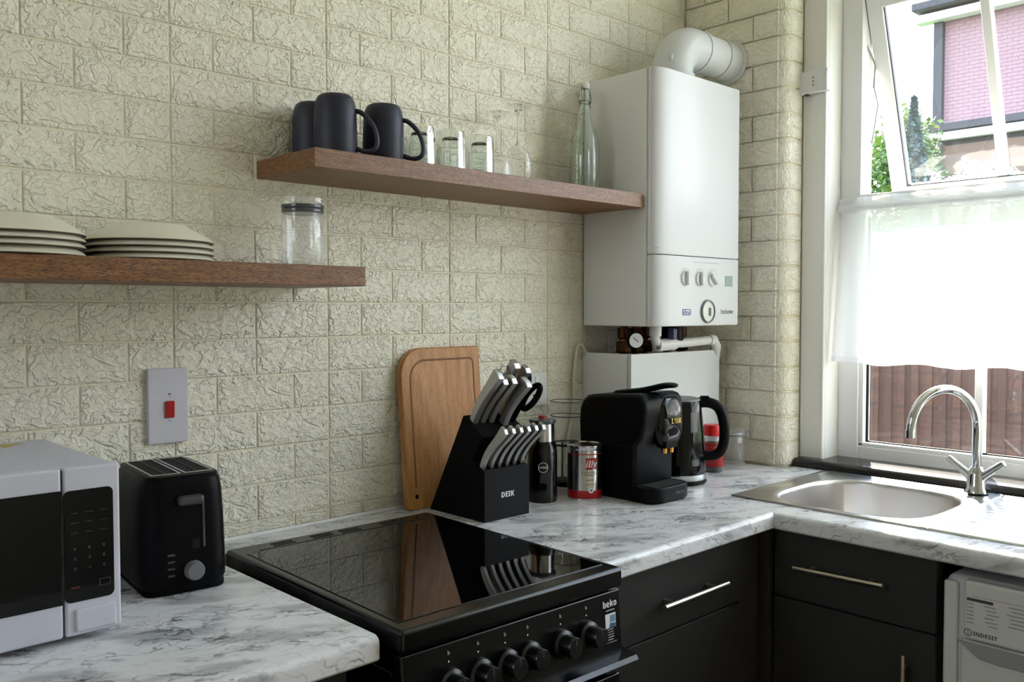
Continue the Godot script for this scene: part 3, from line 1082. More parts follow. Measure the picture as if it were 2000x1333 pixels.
func sink_and_tap() -> void:
	var s := thing("sink", "stainless steel inset sink with rounded bowl and ribbed drainer", "sink", Vector3(0, WT, 0))
	var x0 := 1.163
	var x1 := 1.640
	var z0 := 0.447
	var z1 := 0.905
	var c := Vector2(1.383, 0.683)
	# bowl rim outline: a rounded D
	var rim := func(a: float) -> Vector2:
		var q := Vector2(cos(a), sin(a))
		var k := pow(pow(absf(q.x), 3.4) + pow(absf(q.y), 3.4), -1.0 / 3.4)
		return c + Vector2(q.x * 0.186, q.y * 0.183) * k
	var outer := func(a: float) -> Vector2:
		var q := Vector2(cos(a), sin(a))
		var tx := INF
		var tz := INF
		if absf(q.x) > 1e-6:
			tx = ((x1 if q.x > 0 else x0) - c.x) / q.x
		if absf(q.y) > 1e-6:
			tz = ((z1 if q.y > 0 else z0) - c.y) / q.y
		return c + q * minf(tx, tz)
	var angs := []
	for k in 96:
		angs.append(TAU * k / 96.0)
	for q in [Vector2(x0, z0), Vector2(x1, z0), Vector2(x0, z1), Vector2(x1, z1)]:
		angs.append(fposmod((q - c).angle(), TAU))
	angs.sort()
	angs.append(TAU)
	var na := angs.size() - 1
	# rings: (mix of outer and rim, height)
	var deck := func(u: float, v: float) -> Vector3:
		var a: float = angs[int(round(u * na))]
		var O: Vector2 = outer.call(a)
		var I: Vector2 = rim.call(a)
		var L := [[0.0, 0.0005], [0.0, 0.0035], [0.07, 0.0045], [0.22, 0.0045], [0.34, 0.0015], [0.85, 0.0015], [0.95, 0.0015], [1.0, 0.0]]
		var r: Array = L[int(round(v * (L.size() - 1)))]
		var q := O.lerp(I, r[0])
		return Vector3(q.x, r[1], q.y)
	part("deck", geo().sheet(deck, na, 7, 1.0, true), M.steel, s)
	var bowl := func(u: float, v: float) -> Vector3:
		var a: float = angs[int(round(u * na))]
		var I: Vector2 = rim.call(a)
		var L := [[1.0, 0.0], [0.985, -0.003], [0.975, -0.010], [0.955, -0.08], [0.93, -0.125], [0.88, -0.148], [0.78, -0.157], [0.4, -0.159], [0.1, -0.161]]
		var r: Array = L[int(round(v * (L.size() - 1)))]
		var q := c.lerp(I, r[0])
		return Vector3(q.x, r[1], q.y)
	part("bowl", geo().sheet(bowl, na, 8, 1.0, true), M.bowl_steel, s)
	part("waste", geo().lathe([Vector2(0.04, -0.160), Vector2(0.038, -0.157), Vector2(0.022, -0.160), Vector2(0.0, -0.161)], 28, xf(Vector3(c.x, 0, c.y))), M.chrome, s)
	# drainer with shallow ribs
	var dr := func(u: float, v: float) -> Vector3:
		var z := lerpf(z1, 1.42, u)
		var x := lerpf(x0, x1, v)
		var y := 0.0015
		var e := minf(minf(x - x0, x1 - x), 1.42 - z)
		if e < 0.03:
			y = lerpf(0.0040, 0.0015, smoothstep(0.012, 0.03, e))
		if e < 0.0001:
			y = 0.0005
		var ins := smoothstep(0.02, 0.05, z - z1) * smoothstep(0.05, 0.06, x - x0) * smoothstep(0.13, 0.14, x1 - x)
		y += ins * 0.0022 * pow(0.5 + 0.5 * cos((x - x0) / 0.030 * TAU), 3.0)
		return Vector3(x, y, z)
	part("drainer", geo().sheet(dr, 40, 150, 1.0), M.steel, s)
	# mixer tap
	var t := thing("mixer_tap", "chrome mixer tap with swan neck spout and two lever handles", "tap", Vector3(1.610, WT + 0.0046, 0.845))
	part("base", geo().lathe([Vector2(0.0, 0.0), Vector2(0.027, 0.0), Vector2(0.027, 0.004), Vector2(0.022, 0.012), Vector2(0.021, 0.040), Vector2(0.017, 0.052), Vector2(0.0135, 0.062), Vector2(0.0, 0.062)], 28), M.chrome, t)
	var dir := Vector3(-0.882, 0, -0.471)
	var pts := [Vector3(0, 0.055, 0), Vector3(0, 0.10, 0), Vector3(0, 0.155, 0)]
	pts.append_array(arc(Vector3(0, 0.158, 0) + dir * 0.095, -dir, Vector3.UP, 0.095, 0.0, PI, 22))
	pts.append(dir * 0.191 + Vector3(0, 0.146, 0))
	part("spout", geo().tube(pts, 0.0105, 18), M.chrome, t)
	part("nozzle", geo().tube([dir * 0.191 + Vector3(0, 0.158, 0), dir * 0.191 + Vector3(0, 0.140, 0)], 0.0118, 18), M.chrome, t)
	for sgn in [-1.0, 1.0]:
		var hd := Vector3(-0.12 * sgn * 0.0 - 0.10, 0.62, 0.78 * sgn).normalized()
		var a := Vector3(0, 0.028, 0)
		part("lever", geo().tube([a, a + hd * 0.018, a + hd * 0.030, a + hd * 0.078, a + hd * 0.082], [0.012, 0.012, 0.0095, 0.0085, 0.0065], 16), M.chrome, t)


func washing_machine() -> void:
	var w := thing("washing_machine", "white washing machine under the sink drainer", "washing machine", Vector3(1.10, 0, 0.962))
	part("body", geo().box(Vector3(0.285, 0.425, 0.298), Vector3(0.56, 0.845, 0.596), 0.018, 3), M.plastic_w, w)
	# front parts sit on the face x = 0.005 and look to -x
	part("edge_strip", geo().box(Vector3(0.003, 0.424, 0.014), Vector3(0.016, 0.826, 0.026), 0.006, 3), M.plastic_w, w)
	var cp := part("control_panel", geo().box(Vector3(0.000, 0.790, 0.315), Vector3(0.022, 0.112, 0.55), 0.006, 2), M.plastic_w, w)
	part("panel_groove", geo().box(Vector3(-0.0108, 0.8185, 0.32), Vector3(0.001, 0.0012, 0.53), 0.0004), M.faint_ink, cp)
	# printed table on the detergent drawer: dark bar and rows of tiny lines
	part("printed_bar", geo().box(Vector3(-0.0112, 0.8115, 0.069), Vector3(0.0006, 0.0058, 0.046), 0.0002), M.ink, cp)
	var g := geo()
	for r in 6:
		var y := 0.8035 - r * 0.0072
		g.box(Vector3(-0.0112, y, 0.052), Vector3(0.0005, 0.0022, 0.013), 0.0002)
		g.box(Vector3(-0.0112, y, 0.086 + 0.003 * (r % 3)), Vector3(0.0005, 0.0022, 0.020 - 0.003 * (r % 2)), 0.0002)
	for r in 6:
		var y := 0.8115 - r * 0.0072
		g.box(Vector3(-0.0112, y, 0.133 + 0.002 * (r % 2)), Vector3(0.0005, 0.0024, 0.034 - 0.006 * ((r + 1) % 3)), 0.0002)
	part("printed_rows", g, M.faint_ink, cp)
	var face := Basis(Vector3.UP, -PI / 2)
	letters("printed_name", "INDESIT", 0.0075, M.ink, cp, Transform3D(face, Vector3(-0.0112, 0.7475, 0.079)), 0.0006, 0.0, 1.05, 700)
	var ring := []
	for k in 25:
		ring.append(Vector3(-0.0112, 0.7475 + cos(TAU * k / 24) * 0.0062, 0.049 + sin(TAU * k / 24) * 0.0062))
	part("printed_ring", geo().tube(ring, 0.0008, 6, false), M.ink, cp)
	part("printed_stroke", geo().box(Vector3(-0.0112, 0.7475, 0.049), Vector3(0.0005, 0.008, 0.0014), 0.0002), M.ink, cp)
	part("selector_knob", geo().lathe([Vector2(0, 0.026), Vector2(0.022, 0.026), Vector2(0.026, 0.0), Vector2(0, 0.0)], 28, Transform3D(Basis(Vector3.BACK, PI / 2), Vector3(-0.011, 0.785, 0.42))), M.plastic_w, w)
	# lower front with a finger recess under the drawer and the round door
	part("front_panel", geo().box(Vector3(0.001, 0.385, 0.312), Vector3(0.016, 0.69, 0.556), 0.006, 2), M.plastic_w, w)
	var pl := PackedVector2Array([Vector2(0.030, 0.7285), Vector2(0.068, 0.7015), Vector2(0.10, 0.6985), Vector2(0.40, 0.6985), Vector2(0.40, 0.7285)])
	# outline is (z, y): pull it out towards -x
	part("finger_recess", geo().prism(pl, 0.0075, 0.0115, Transform3D(Basis(Vector3.BACK, Vector3.UP, Vector3.LEFT), Vector3.ZERO), 0.0012), M.faint_ink, w)
	part("door_ring", geo().lathe([Vector2(0.155, 0.0), Vector2(0.170, 0.0), Vector2(0.168, 0.018), Vector2(0.150, 0.026), Vector2(0.125, 0.018), Vector2(0.125, 0.008)], 48, Transform3D(Basis(Vector3.BACK, PI / 2), Vector3(-0.006, 0.50, 0.312))), M.faint_ink, w)
	part("door_glass", geo().lathe([Vector2(0.126, 0.010), Vector2(0.10, 0.004), Vector2(0.0, -0.02)], 40, Transform3D(Basis(Vector3.BACK, PI / 2), Vector3(-0.006, 0.50, 0.312))), M.black_gloss, w)


func cooker() -> void:
	var c := thing("cooker", "black freestanding cooker with ceramic glass hob and row of knobs", "cooker", Vector3(0.277, 0, 0.37), deg_to_rad(-1.6))
	var hw := 0.230
	var zb := -0.278
	var zf := 0.270
	part("body", geo().box(Vector3(0, 0.43, -0.012), Vector3(2 * hw - 0.006, 0.84, 0.53), 0.003), M.enamel, c)
	var hob := part("hob_frame", geo().box(Vector3(0, 0.900, (zb + zf) / 2 + 0.005), Vector3(2 * hw, 0.034, zf - zb + 0.012), 0.007, 3), M.enamel, c)
	part("hob_glass", geo().box(Vector3(0, 0.9168, 0.012), Vector3(2 * hw - 0.034, 0.003, 0.475), 0.0012), M.hob_glass, hob)
	part("rear_strip", geo().box(Vector3(0, 0.9178, -0.2285), Vector3(2 * hw - 0.09, 0.0016, 0.003), 0.0006), M.void, hob)
	for k in 4:
		for r in 2:
			part("vent_slot", geo().box(Vector3([-0.128, -0.045, 0.018, 0.115][k], 0.9172, -0.258 + r * 0.013), Vector3(0.044, 0.0012, 0.0055), 0.0005), M.void, hob)
	# control panel, leaning back a little
	var pan := Transform3D(Basis(Vector3.RIGHT, deg_to_rad(-4.0)), Vector3(0, 0.881, zf - 0.012))
	var cp := part("control_panel", geo().box(Vector3(0, -0.058, 0.006), Vector3(2 * hw - 0.006, 0.110, 0.022), 0.003, 2), M.enamel, c, pan)
	var fz := 0.0175
	var kx := [-0.145, -0.090, -0.037, 0.010, 0.082, 0.142]
	for k in 6:
		var kn := part("knob", geo().lathe([Vector2(0.0, 0.034), Vector2(0.0150, 0.034), Vector2(0.0165, 0.031), Vector2(0.0172, 0.010), Vector2(0.0225, 0.008), Vector2(0.0235, 0.002), Vector2(0.0235, 0.0)], 32, Transform3D(Basis(Vector3.RIGHT, PI / 2), Vector3(kx[k], -0.062, fz))), M.knob, c, pan)
		part("knob_line", geo().box(Vector3(kx[k], -0.052, fz + 0.0342), Vector3(0.0022, 0.012, 0.0008), 0.0003), M.mid_grey, kn)
		part("printed_dot", geo().lathe([Vector2(0.0, 0.0004), Vector2(0.0013, 0.0003), Vector2(0.0013, 0.0)], 10, Transform3D(Basis(Vector3.RIGHT, PI / 2), Vector3(kx[k], -0.030, fz))), M.white_ink, cp)
		var sy := geo().box(Vector3(kx[k] - 0.0005, -0.0175, fz), Vector3(0.0016, 0.0058, 0.0006), 0.0002)
		sy.box(Vector3(kx[k] + 0.0018, -0.0185, fz), Vector3(0.0012, 0.0036, 0.0006), 0.0002)
		part("printed_symbol", sy, M.faint_ink, cp)
	letters("brand_name", "beko", 0.0108, M.white_ink, cp, xf(Vector3(0.200, -0.0235, fz + 0.0003)), 0.0005, 0.0, 1.0, 700)
	part("brand_stroke", geo().box(Vector3(0.2005, -0.0345, fz + 0.0003), Vector3(0.021, 0.0012, 0.0005), 0.0002, 1), M.white_ink, cp)
	# energy sticker: white card with a blue picture and small lines of print
	var st := part("sticker", geo().box(Vector3(0.2005, -0.0520, fz + 0.0002), Vector3(0.026, 0.024, 0.0006), 0.0002), M.white_ink, cp)
	part("sticker_picture", geo().box(Vector3(0.2055, -0.0490, fz + 0.0006), Vector3(0.013, 0.012, 0.0004), 0.0001), mat(Color(0.42, 0.55, 0.66), 0.5), st)
	part("sticker_corner", geo().prism(PackedVector2Array([Vector2(0.196, -0.0635), Vector2(0.2125, -0.0635), Vector2(0.2125, -0.0575), Vector2(0.199, -0.0560)]), fz + 0.0004, fz + 0.0009), mat(Color(0.20, 0.36, 0.46), 0.5), st)
	var g := geo()
	for r in 5:
		g.box(Vector3(0.199 + 0.001 * (r % 2), -0.0668 - r * 0.0042, fz + 0.0002), Vector3(0.017 - 0.002 * ((r + 1) % 3), 0.0016, 0.0004), 0.0001)
	g.box(Vector3(0.2015, -0.0885, fz + 0.0002), Vector3(0.026, 0.0007, 0.0004), 0.0001)
	part("sticker_print", g, M.faint_ink, cp)
	# grill and oven doors with a ledge and bar handle
	var dl := part("door_ledge", geo().prism(PackedVector2Array([Vector2(0.258, 0.775), Vector2(0.302, 0.768), Vector2(0.307, 0.761), Vector2(0.302, 0.757), Vector2(0.258, 0.755)]), -hw - 0.004, hw + 0.014, Transform3D(Basis(Vector3.BACK, Vector3.UP, Vector3.RIGHT), Vector3.ZERO), 0.002), M.enamel, c)
	dl.set_meta("label", "projecting black ledge over the oven door")
	var od := part("oven_door", geo().box(Vector3(0, 0.505, 0.266), Vector3(2 * hw - 0.006, 0.46, 0.026), 0.004, 2), M.black_gloss, c)
	part("handle", geo().tube([Vector3(-0.175, 0.714, 0.318), Vector3(0.175, 0.714, 0.318)], 0.009, 16), M.black, od)
	for sx in [-0.178, 0.178]:
		part("handle_end", geo().lathe([Vector2(0.016, -0.045), Vector2(0.0175, -0.01), Vector2(0.0165, 0.006), Vector2(0.012, 0.013), Vector2(0.0, 0.016)], 24, Transform3D(Basis(Vector3.RIGHT, PI / 2), Vector3(sx, 0.714, 0.322))), M.steel, od)
	part("drawer_front", geo().box(Vector3(0, 0.155, 0.262), Vector3(2 * hw - 0.006, 0.21, 0.02), 0.004, 2), M.enamel, c)


func boiler() -> void:
	var o := Vector3(1.126, 1.314, 0.0)
	var b := thing("boiler", "white wall hung gas boiler in the corner right of the shelf", "boiler", o)
	part("casing", geo().box(Vector3(0.1935, 0.326, 0.1105), Vector3(0.387, 0.652, 0.213), 0.003, 1), M.boiler_side, b)
	# curved front: outline (x, z) pulled down along y
	var pl := PackedVector2Array([Vector2(0.001, 0.219), Vector2(0.001, 0.224)])
	for k in 9:
		var a := PI / 2 * k / 8.0
		pl.append(Vector2(0.060 - cos(a) * 0.056, 0.226 + sin(a) * 0.024))
	pl.append_array([Vector2(0.372, 0.250), Vector2(0.378, 0.246), Vector2(0.380, 0.238), Vector2(0.380, 0.219)])
	var vert := func(y: float) -> Transform3D: return Transform3D(Basis(Vector3.RIGHT, Vector3.BACK, Vector3.DOWN), Vector3(0, y, 0))
	part("front_door", geo().prism(pl, 0.0, 0.470, vert.call(0.654), 0.003), M.gloss_white, b)
	var cp := part("control_panel", geo().prism(pl, 0.0, 0.182, vert.call(0.182), 0.003), M.gloss_white, b)
	part("door_groove", geo().box(Vector3(0.034, 0.200, 0.2415), Vector3(0.06, 0.0012, 0.003), 0.0005), M.faint_ink, b)
	var z := 0.2502
	part("panel_flap_line", geo().box(Vector3(0.215, 0.168, z), Vector3(0.12, 0.0011, 0.0006), 0.0002), M.faint_ink, cp)
	for k in 3:
		var x: float = [0.123, 0.188, 0.246][k]
		var kn := part("knob", geo().lathe([Vector2(0.0, 0.004), Vector2(0.0190, 0.004), Vector2(0.021, 0.0)], 28, Transform3D(Basis(Vector3.RIGHT, PI / 2), Vector3(x, 0.125, z - 0.0005))), M.gloss_white, cp)
		part("knob_grip", geo().box(Vector3.ZERO, Vector3(0.010, 0.036, 0.011), 0.004, 2, Transform3D(Basis(Vector3.BACK, [0.0, 0.0, 0.8][k]), Vector3(x, 0.125, z + 0.007))), M.gloss_white, kn)
		var ticks := geo()
		for q in 9:
			var a := PI * (0.12 + 0.095 * q)
			ticks.box(Vector3.ZERO, Vector3(0.0012, 0.0036, 0.0005), 0.0002, 1, Transform3D(Basis(Vector3.BACK, a - PI / 2), Vector3(x + cos(a) * 0.0255, 0.125 + sin(a) * 0.0255, z + 0.0001)))
		part("printed_scale", ticks, M.faint_ink, cp)
	part("display", geo().box(Vector3(0.326, 0.121, z), Vector3(0.036, 0.029, 0.0016), 0.0005), M.lcd, cp)
	# round pressure dial
	var d := part("dial_ring", geo().lathe([Vector2(0.0, 0.002), Vector2(0.027, 0.002), Vector2(0.0275, 0.006), Vector2(0.0305, 0.006), Vector2(0.032, 0.0)], 36, Transform3D(Basis(Vector3.RIGHT, PI / 2), Vector3(0.224, 0.038, z - 0.0005))), M.grey, cp)
	part("dial_face", geo().lathe([Vector2(0.0, 0.0035), Vector2(0.0268, 0.0035), Vector2(0.0268, 0.002)], 36, Transform3D(Basis(Vector3.RIGHT, PI / 2), Vector3(0.224, 0.038, z - 0.0005))), mat(Color(0.80, 0.81, 0.78), 0.3), d)
	part("dial_hand", geo().box(Vector3(0.231, 0.037, z + 0.004), Vector3(0.009, 0.022, 0.0012), 0.0004), M.mid_grey, d)
	# blue framed maker's plate and the printed range name
	var lg := part("logo_plate", geo().box(Vector3(0.129, 0.036, z), Vector3(0.036, 0.016, 0.0006), 0.0002), M.blue_ink, cp)
	part("logo_field", geo().box(Vector3(0.129, 0.036, z + 0.0003), Vector3(0.031, 0.0115, 0.0006), 0.0002), M.white_ink, lg)
	letters("logo_name", "ideal", 0.0100, M.blue_ink, lg, xf(Vector3(0.129, 0.0362, z + 0.0008)), 0.0004, 0.0, 1.15, 700)
	letters("range_name", "Exclusive", 0.0115, M.ink, cp, xf(Vector3(0.318, 0.037, z + 0.0002)), 0.0004, 0.0, 0.95, 400)
	# pipework under the casing
	var pipes := thing("pipe_group", "copper and brass pipes and valves under the boiler", "pipes", Vector3(1.126, 1.314, 0))
	for k in 5:
		var x: float = [0.055, 0.095, 0.16, 0.245, 0.285][k]
		var zz: float = [0.10, 0.11, 0.09, 0.10, 0.12][k]
		part("pipe", geo().tube([Vector3(x, 0.0, zz), Vector3(x, -0.38, zz)], 0.0095, 12), M.copper, pipes)
		part("nut", geo().lathe([Vector2(0.0, 0.0), Vector2(0.017, 0.0), Vector2(0.017, -0.026), Vector2(0.012, -0.030), Vector2(0.0, -0.030)], 6, xf(Vector3(x, -0.006, zz)), 0.0, TAU, 20.0), M.old_brass, pipes)
		part("valve", geo().box(Vector3(x, -0.058, zz), Vector3(0.03, 0.032, 0.034), 0.006, 2), M.black_matt if k in [2, 4] else M.old_brass, pipes)
	part("cross_pipe", geo().tube([Vector3(0.03, -0.045, 0.13), Vector3(0.15, -0.052, 0.12)], 0.011, 12), M.old_brass, pipes)
	part("pump_body", geo().lathe([Vector2(0.0, 0.0), Vector2(0.03, 0.0), Vector2(0.032, -0.03), Vector2(0.026, -0.062), Vector2(0.0, -0.064)], 24, xf(Vector3(0.205, -0.001, 0.15))), M.black, pipes)
	part("blue_tap", geo().box(Vector3(0.150, -0.022, 0.19), Vector3(0.02, 0.03, 0.02), 0.004, 2), mat(Color(0.12, 0.12, 0.32), 0.4), pipes)
	part("braided_hose", geo().tube([Vector3(0.10, -0.058, 0.18), Vector3(0.118, -0.040, 0.165), Vector3(0.128, -0.012, 0.15), Vector3(0.130, 0.0, 0.14)], 0.005, 10), M.steel, pipes)
	var ga := thing("pressure_gauge", "round white pressure gauge hanging under the boiler", "gauge", Vector3(1.152, 1.2765, 0.165), deg_to_rad(-30.0))
	part("case", geo().lathe([Vector2(0.0, -0.016), Vector2(0.0205, -0.016), Vector2(0.0215, 0.0), Vector2(0.0205, 0.004), Vector2(0.0190, 0.002)], 32, Transform3D(Basis(Vector3.RIGHT, PI / 2), Vector3.ZERO)), M.black_matt, ga)
	part("face", geo().lathe([Vector2(0.0192, 0.0), Vector2(0.0190, 0.0022), Vector2(0.0, 0.0022)], 32, Transform3D(Basis(Vector3.RIGHT, PI / 2), Vector3.ZERO)), M.white_ink, ga)
	part("hand", geo().box(Vector3.ZERO, Vector3(0.018, 0.0022, 0.001), 0.0003, 1, Transform3D(Basis(Vector3.BACK, -0.7), Vector3(-0.001, 0.002, 0.0028))), M.ink, ga)
	part("stem", geo().tube([Vector3(0, 0, -0.016), Vector3(0, 0, -0.035), Vector3(-0.005, 0.02, -0.055), Vector3(-0.005, 0.0375, -0.06)], 0.005, 10), M.old_brass, ga)
	# white waste pipe
	var wp := thing("waste_pipe", "white plastic waste pipe running from the boiler to the wall", "pipe", Vector3(1.126, 1.314, 0))
	var pts := [Vector3(0.100, 0.0, 0.170), Vector3(0.100, -0.025, 0.170)]
	pts.append_array(arc(Vector3(0.122, -0.030, 0.170), Vector3.LEFT, Vector3.DOWN, 0.022, 0.0, PI / 2, 6))
	pts.append_array([Vector3(0.20, -0.050, 0.170), Vector3(0.365, -0.044, 0.170)])
	part("pipe", geo().tube(pts, 0.0125, 16), M.plastic_w, wp)
	part("socket", geo().tube([Vector3(0.102, -0.003, 0.170), Vector3(0.101, -0.028, 0.170)], 0.0165, 16), M.plastic_w, wp)
	part("socket", geo().tube([Vector3(0.108, -0.0525, 0.170), Vector3(0.185, -0.0505, 0.170)], 0.0165, 16), M.plastic_w, wp)
	part("elbow", geo().tube([Vector3(0.350, -0.0445, 0.170), Vector3(0.372, -0.0445, 0.170), Vector3(0.386, -0.062, 0.170), Vector3(0.402, -0.092, 0.155)], 0.0155, 16), M.plastic_w, wp)
	part("drop", geo().tube([Vector3(0.396, -0.080, 0.159), Vector3(0.418, -0.122, 0.125), Vector3(0.430, -0.170, 0.10), Vector3(0.430, -0.403, 0.10)], 0.0125, 16), M.plastic_w, wp)
	# lower box round the pipes
	var lb := thing("pipe_casing", "white pipe boxing panel below the boiler, open at the top", "casing", Vector3(1.126, WT, -0.008))
	var hb := 0.331
	part("side_panel", geo().box(Vector3(0.006, hb / 2, 0.0865), Vector3(0.012, hb, 0.156), 0.001), M.boiler_side, lb)
	part("front_panel", geo().box(Vector3(0.203, hb / 2, 0.172), Vector3(0.406, hb, 0.012), 0.0015), M.gloss_white, lb)
	part("side_panel", geo().box(Vector3(0.400, hb / 2 - 0.07, 0.085), Vector3(0.012, hb - 0.14, 0.160), 0.001), M.boiler_side, lb)
	part("back_panel", geo().box(Vector3(0.203, 0.13, 0.006), Vector3(0.38, 0.26, 0.006), 0.001), M.cab_dark, lb)
	# flex
	var fl := [Vector3(1.128, 1.235, 0.012), Vector3(1.110, 1.262, 0.014), Vector3(1.094, 1.250, 0.010), Vector3(1.084, 1.18, 0.009), Vector3(1.080, 1.08, 0.008), Vector3(1.062, 1.01, 0.008), Vector3(1.055, 0.945, 0.010)]
	tag(part("power_flex", geo().tube(smooth_path(fl, 5), 0.0042, 10), M.cream), "cream electric flex looping down the wall beside the pipe boxing", "cable")
	# flue elbow and duct
	var f := thing("flue_duct", "white round flue duct on top of the boiler with a bend into the wall", "flue", Vector3(1.315, 1.968, 0.155))
	part("collar", geo().lathe([Vector2(0.056, 0.0), Vector2(0.062, 0.0), Vector2(0.062, 0.022), Vector2(0.056, 0.024)], 36), M.gloss_white, f)
	var ep := [Vector3(0, 0.0, 0), Vector3(0, 0.02, 0)]
	ep.append_array(arc(Vector3(0.085, 0.025, 0), Vector3.LEFT, Vector3.UP, 0.085, 0.0, PI / 2, 14))
	ep.append(Vector3(0.12, 0.110, 0))
	part("bend", geo().tube(ep, 0.056, 36), M.gloss_white, f)
	part("duct", geo().tube([Vector3(0.118, 0.110, 0), Vector3(0.279, 0.110, 0)], 0.0545, 36), M.gloss_white, f)
	part("joint_ring", geo().tube([Vector3(0.108, 0.110, 0), Vector3(0.122, 0.110, 0)], 0.0585, 36), M.gloss_white, f)
	part("joint_ring", geo().tube([Vector3(0.206, 0.110, 0), Vector3(0.210, 0.110, 0)], 0.0555, 36), M.faint_ink, f)
	part("wall_seal", geo().lathe([Vector2(0.055, 0.0), Vector2(0.060, 0.002), Vector2(0.062, 0.010)], 36, Transform3D(Basis(Vector3.BACK, -PI / 2), Vector3(0.266, 0.110, 0))), M.gloss_white, f)
	part("test_cap", geo().tube([Vector3(-0.046, 0.055, 0.030), Vector3(-0.066, 0.062, 0.045)], 0.006, 12), M.gloss_white, f)


func smooth_path(p: Array, k: int) -> Array:
	var c := Curve3D.new()
	for i in p.size():
		var d: Vector3 = (p[mini(i + 1, p.size() - 1)] - p[maxi(i - 1, 0)]) / 6.0
		c.add_point(p[i], -d, d)
	var o := []
	for i in (p.size() - 1) * k + 1:
		o.append(c.sample(mini(i / k, p.size() - 2), float(i) / k - mini(i / k, p.size() - 2)))
	return o


func mug_at(at: Vector3, turn: float, label: String) -> Node3D:
	var m := thing("mug", label, "mug", at, turn, "navy mugs upside down on the upper shelf")
	# stands on its mouth, so the foot is on top
	var pr := [Vector2(0.0365, 0.0), Vector2(0.0395, 0.0), Vector2(0.0415, 0.006), Vector2(0.0418, 0.040), Vector2(0.0405, 0.085), Vector2(0.0375, 0.107), Vector2(0.0335, 0.116), Vector2(0.0285, 0.1195), Vector2(0.0265, 0.1185), Vector2(0.0, 0.117)]
	part("body", geo().lathe(pr, 48, Transform3D.IDENTITY, 0.0, TAU, 60.0), M.navy, m)
	part("inside", geo().lathe([Vector2(0.0365, 0.0), Vector2(0.0375, 0.05), Vector2(0.034, 0.105), Vector2(0.0, 0.11)], 32), M.navy, m)
	var h := smooth_path([Vector3(0.036, 0.091, 0), Vector3(0.052, 0.086, 0), Vector3(0.072, 0.064, 0), Vector3(0.0805, 0.036, 0), Vector3(0.076, 0.018, 0), Vector3(0.058, 0.013, 0), Vector3(0.040, 0.019, 0)], 5)
	part("handle", geo().tube(h, 0.0062, 12, true, 0.75), M.navy, m)
	return m


func shelf(at: Vector3, size: Vector3, label: String, round_end := false) -> Node3D:
	var s: MeshInstance3D
	var g := geo()
	if round_end:
		# outline (x, z): right front corner is rounded
		var pl := PackedVector2Array([Vector2(0, 0), Vector2(size.x, 0)])
		for k in 7:
			var a := PI / 2 * k / 6.0
			pl.append(Vector2(size.x - 0.022 + cos(a) * 0.022, size.z - 0.022 + sin(a) * 0.022))
		pl.append(Vector2(0, size.z))
		g.prism(pl, 0.0, size.y, Transform3D(Basis(Vector3.RIGHT, Vector3.BACK, Vector3.DOWN), Vector3(0, size.y, 0)), 0.0012)
	else:
		g.box(size / 2, size, 0.0012)
	s = part("wall_shelf", g, M.walnut, null, xf(at))
	tag(s, label, "shelf")
	return s


func plate(at: Vector3, r: float, label: String, group: String, top: bool) -> Node3D:
	var p := thing("plate", label, "plate", at, 0.0, group)
	# upside down coupe plate: rim below, foot ring on top
	var h := 0.031 if top else 0.026
	var pr := [Vector2(r - 0.006, 0.0), Vector2(r - 0.001, 0.0008), Vector2(r, 0.003), Vector2(r - 0.003, 0.0065), Vector2(r - 0.014, 0.0135), Vector2(r - 0.030, h * 0.72), Vector2(r * 0.60, h - 0.003), Vector2(r * 0.57, h - 0.001), Vector2(r * 0.56, h), Vector2(r * 0.53, h), Vector2(r * 0.52, h - 0.002), Vector2(0.0, h - 0.002)]
	part("dish", geo().lathe(pr, 64, Transform3D.IDENTITY, 0.0, TAU, 50.0), M.cream, p)
	part("inside", geo().lathe([Vector2(0.0, h - 0.006), Vector2(r * 0.58, h - 0.007), Vector2(r - 0.018, 0.008), Vector2(r - 0.006, 0.0)], 48, Transform3D.IDENTITY, 0.0, TAU, 50.0), M.cream, p)
	part("rim_line", geo().lathe([Vector2(r - 0.0062, -0.0002), Vector2(r - 0.0008, 0.0004), Vector2(r + 0.0003, 0.0020)], 64), M.rim, p)
	return p


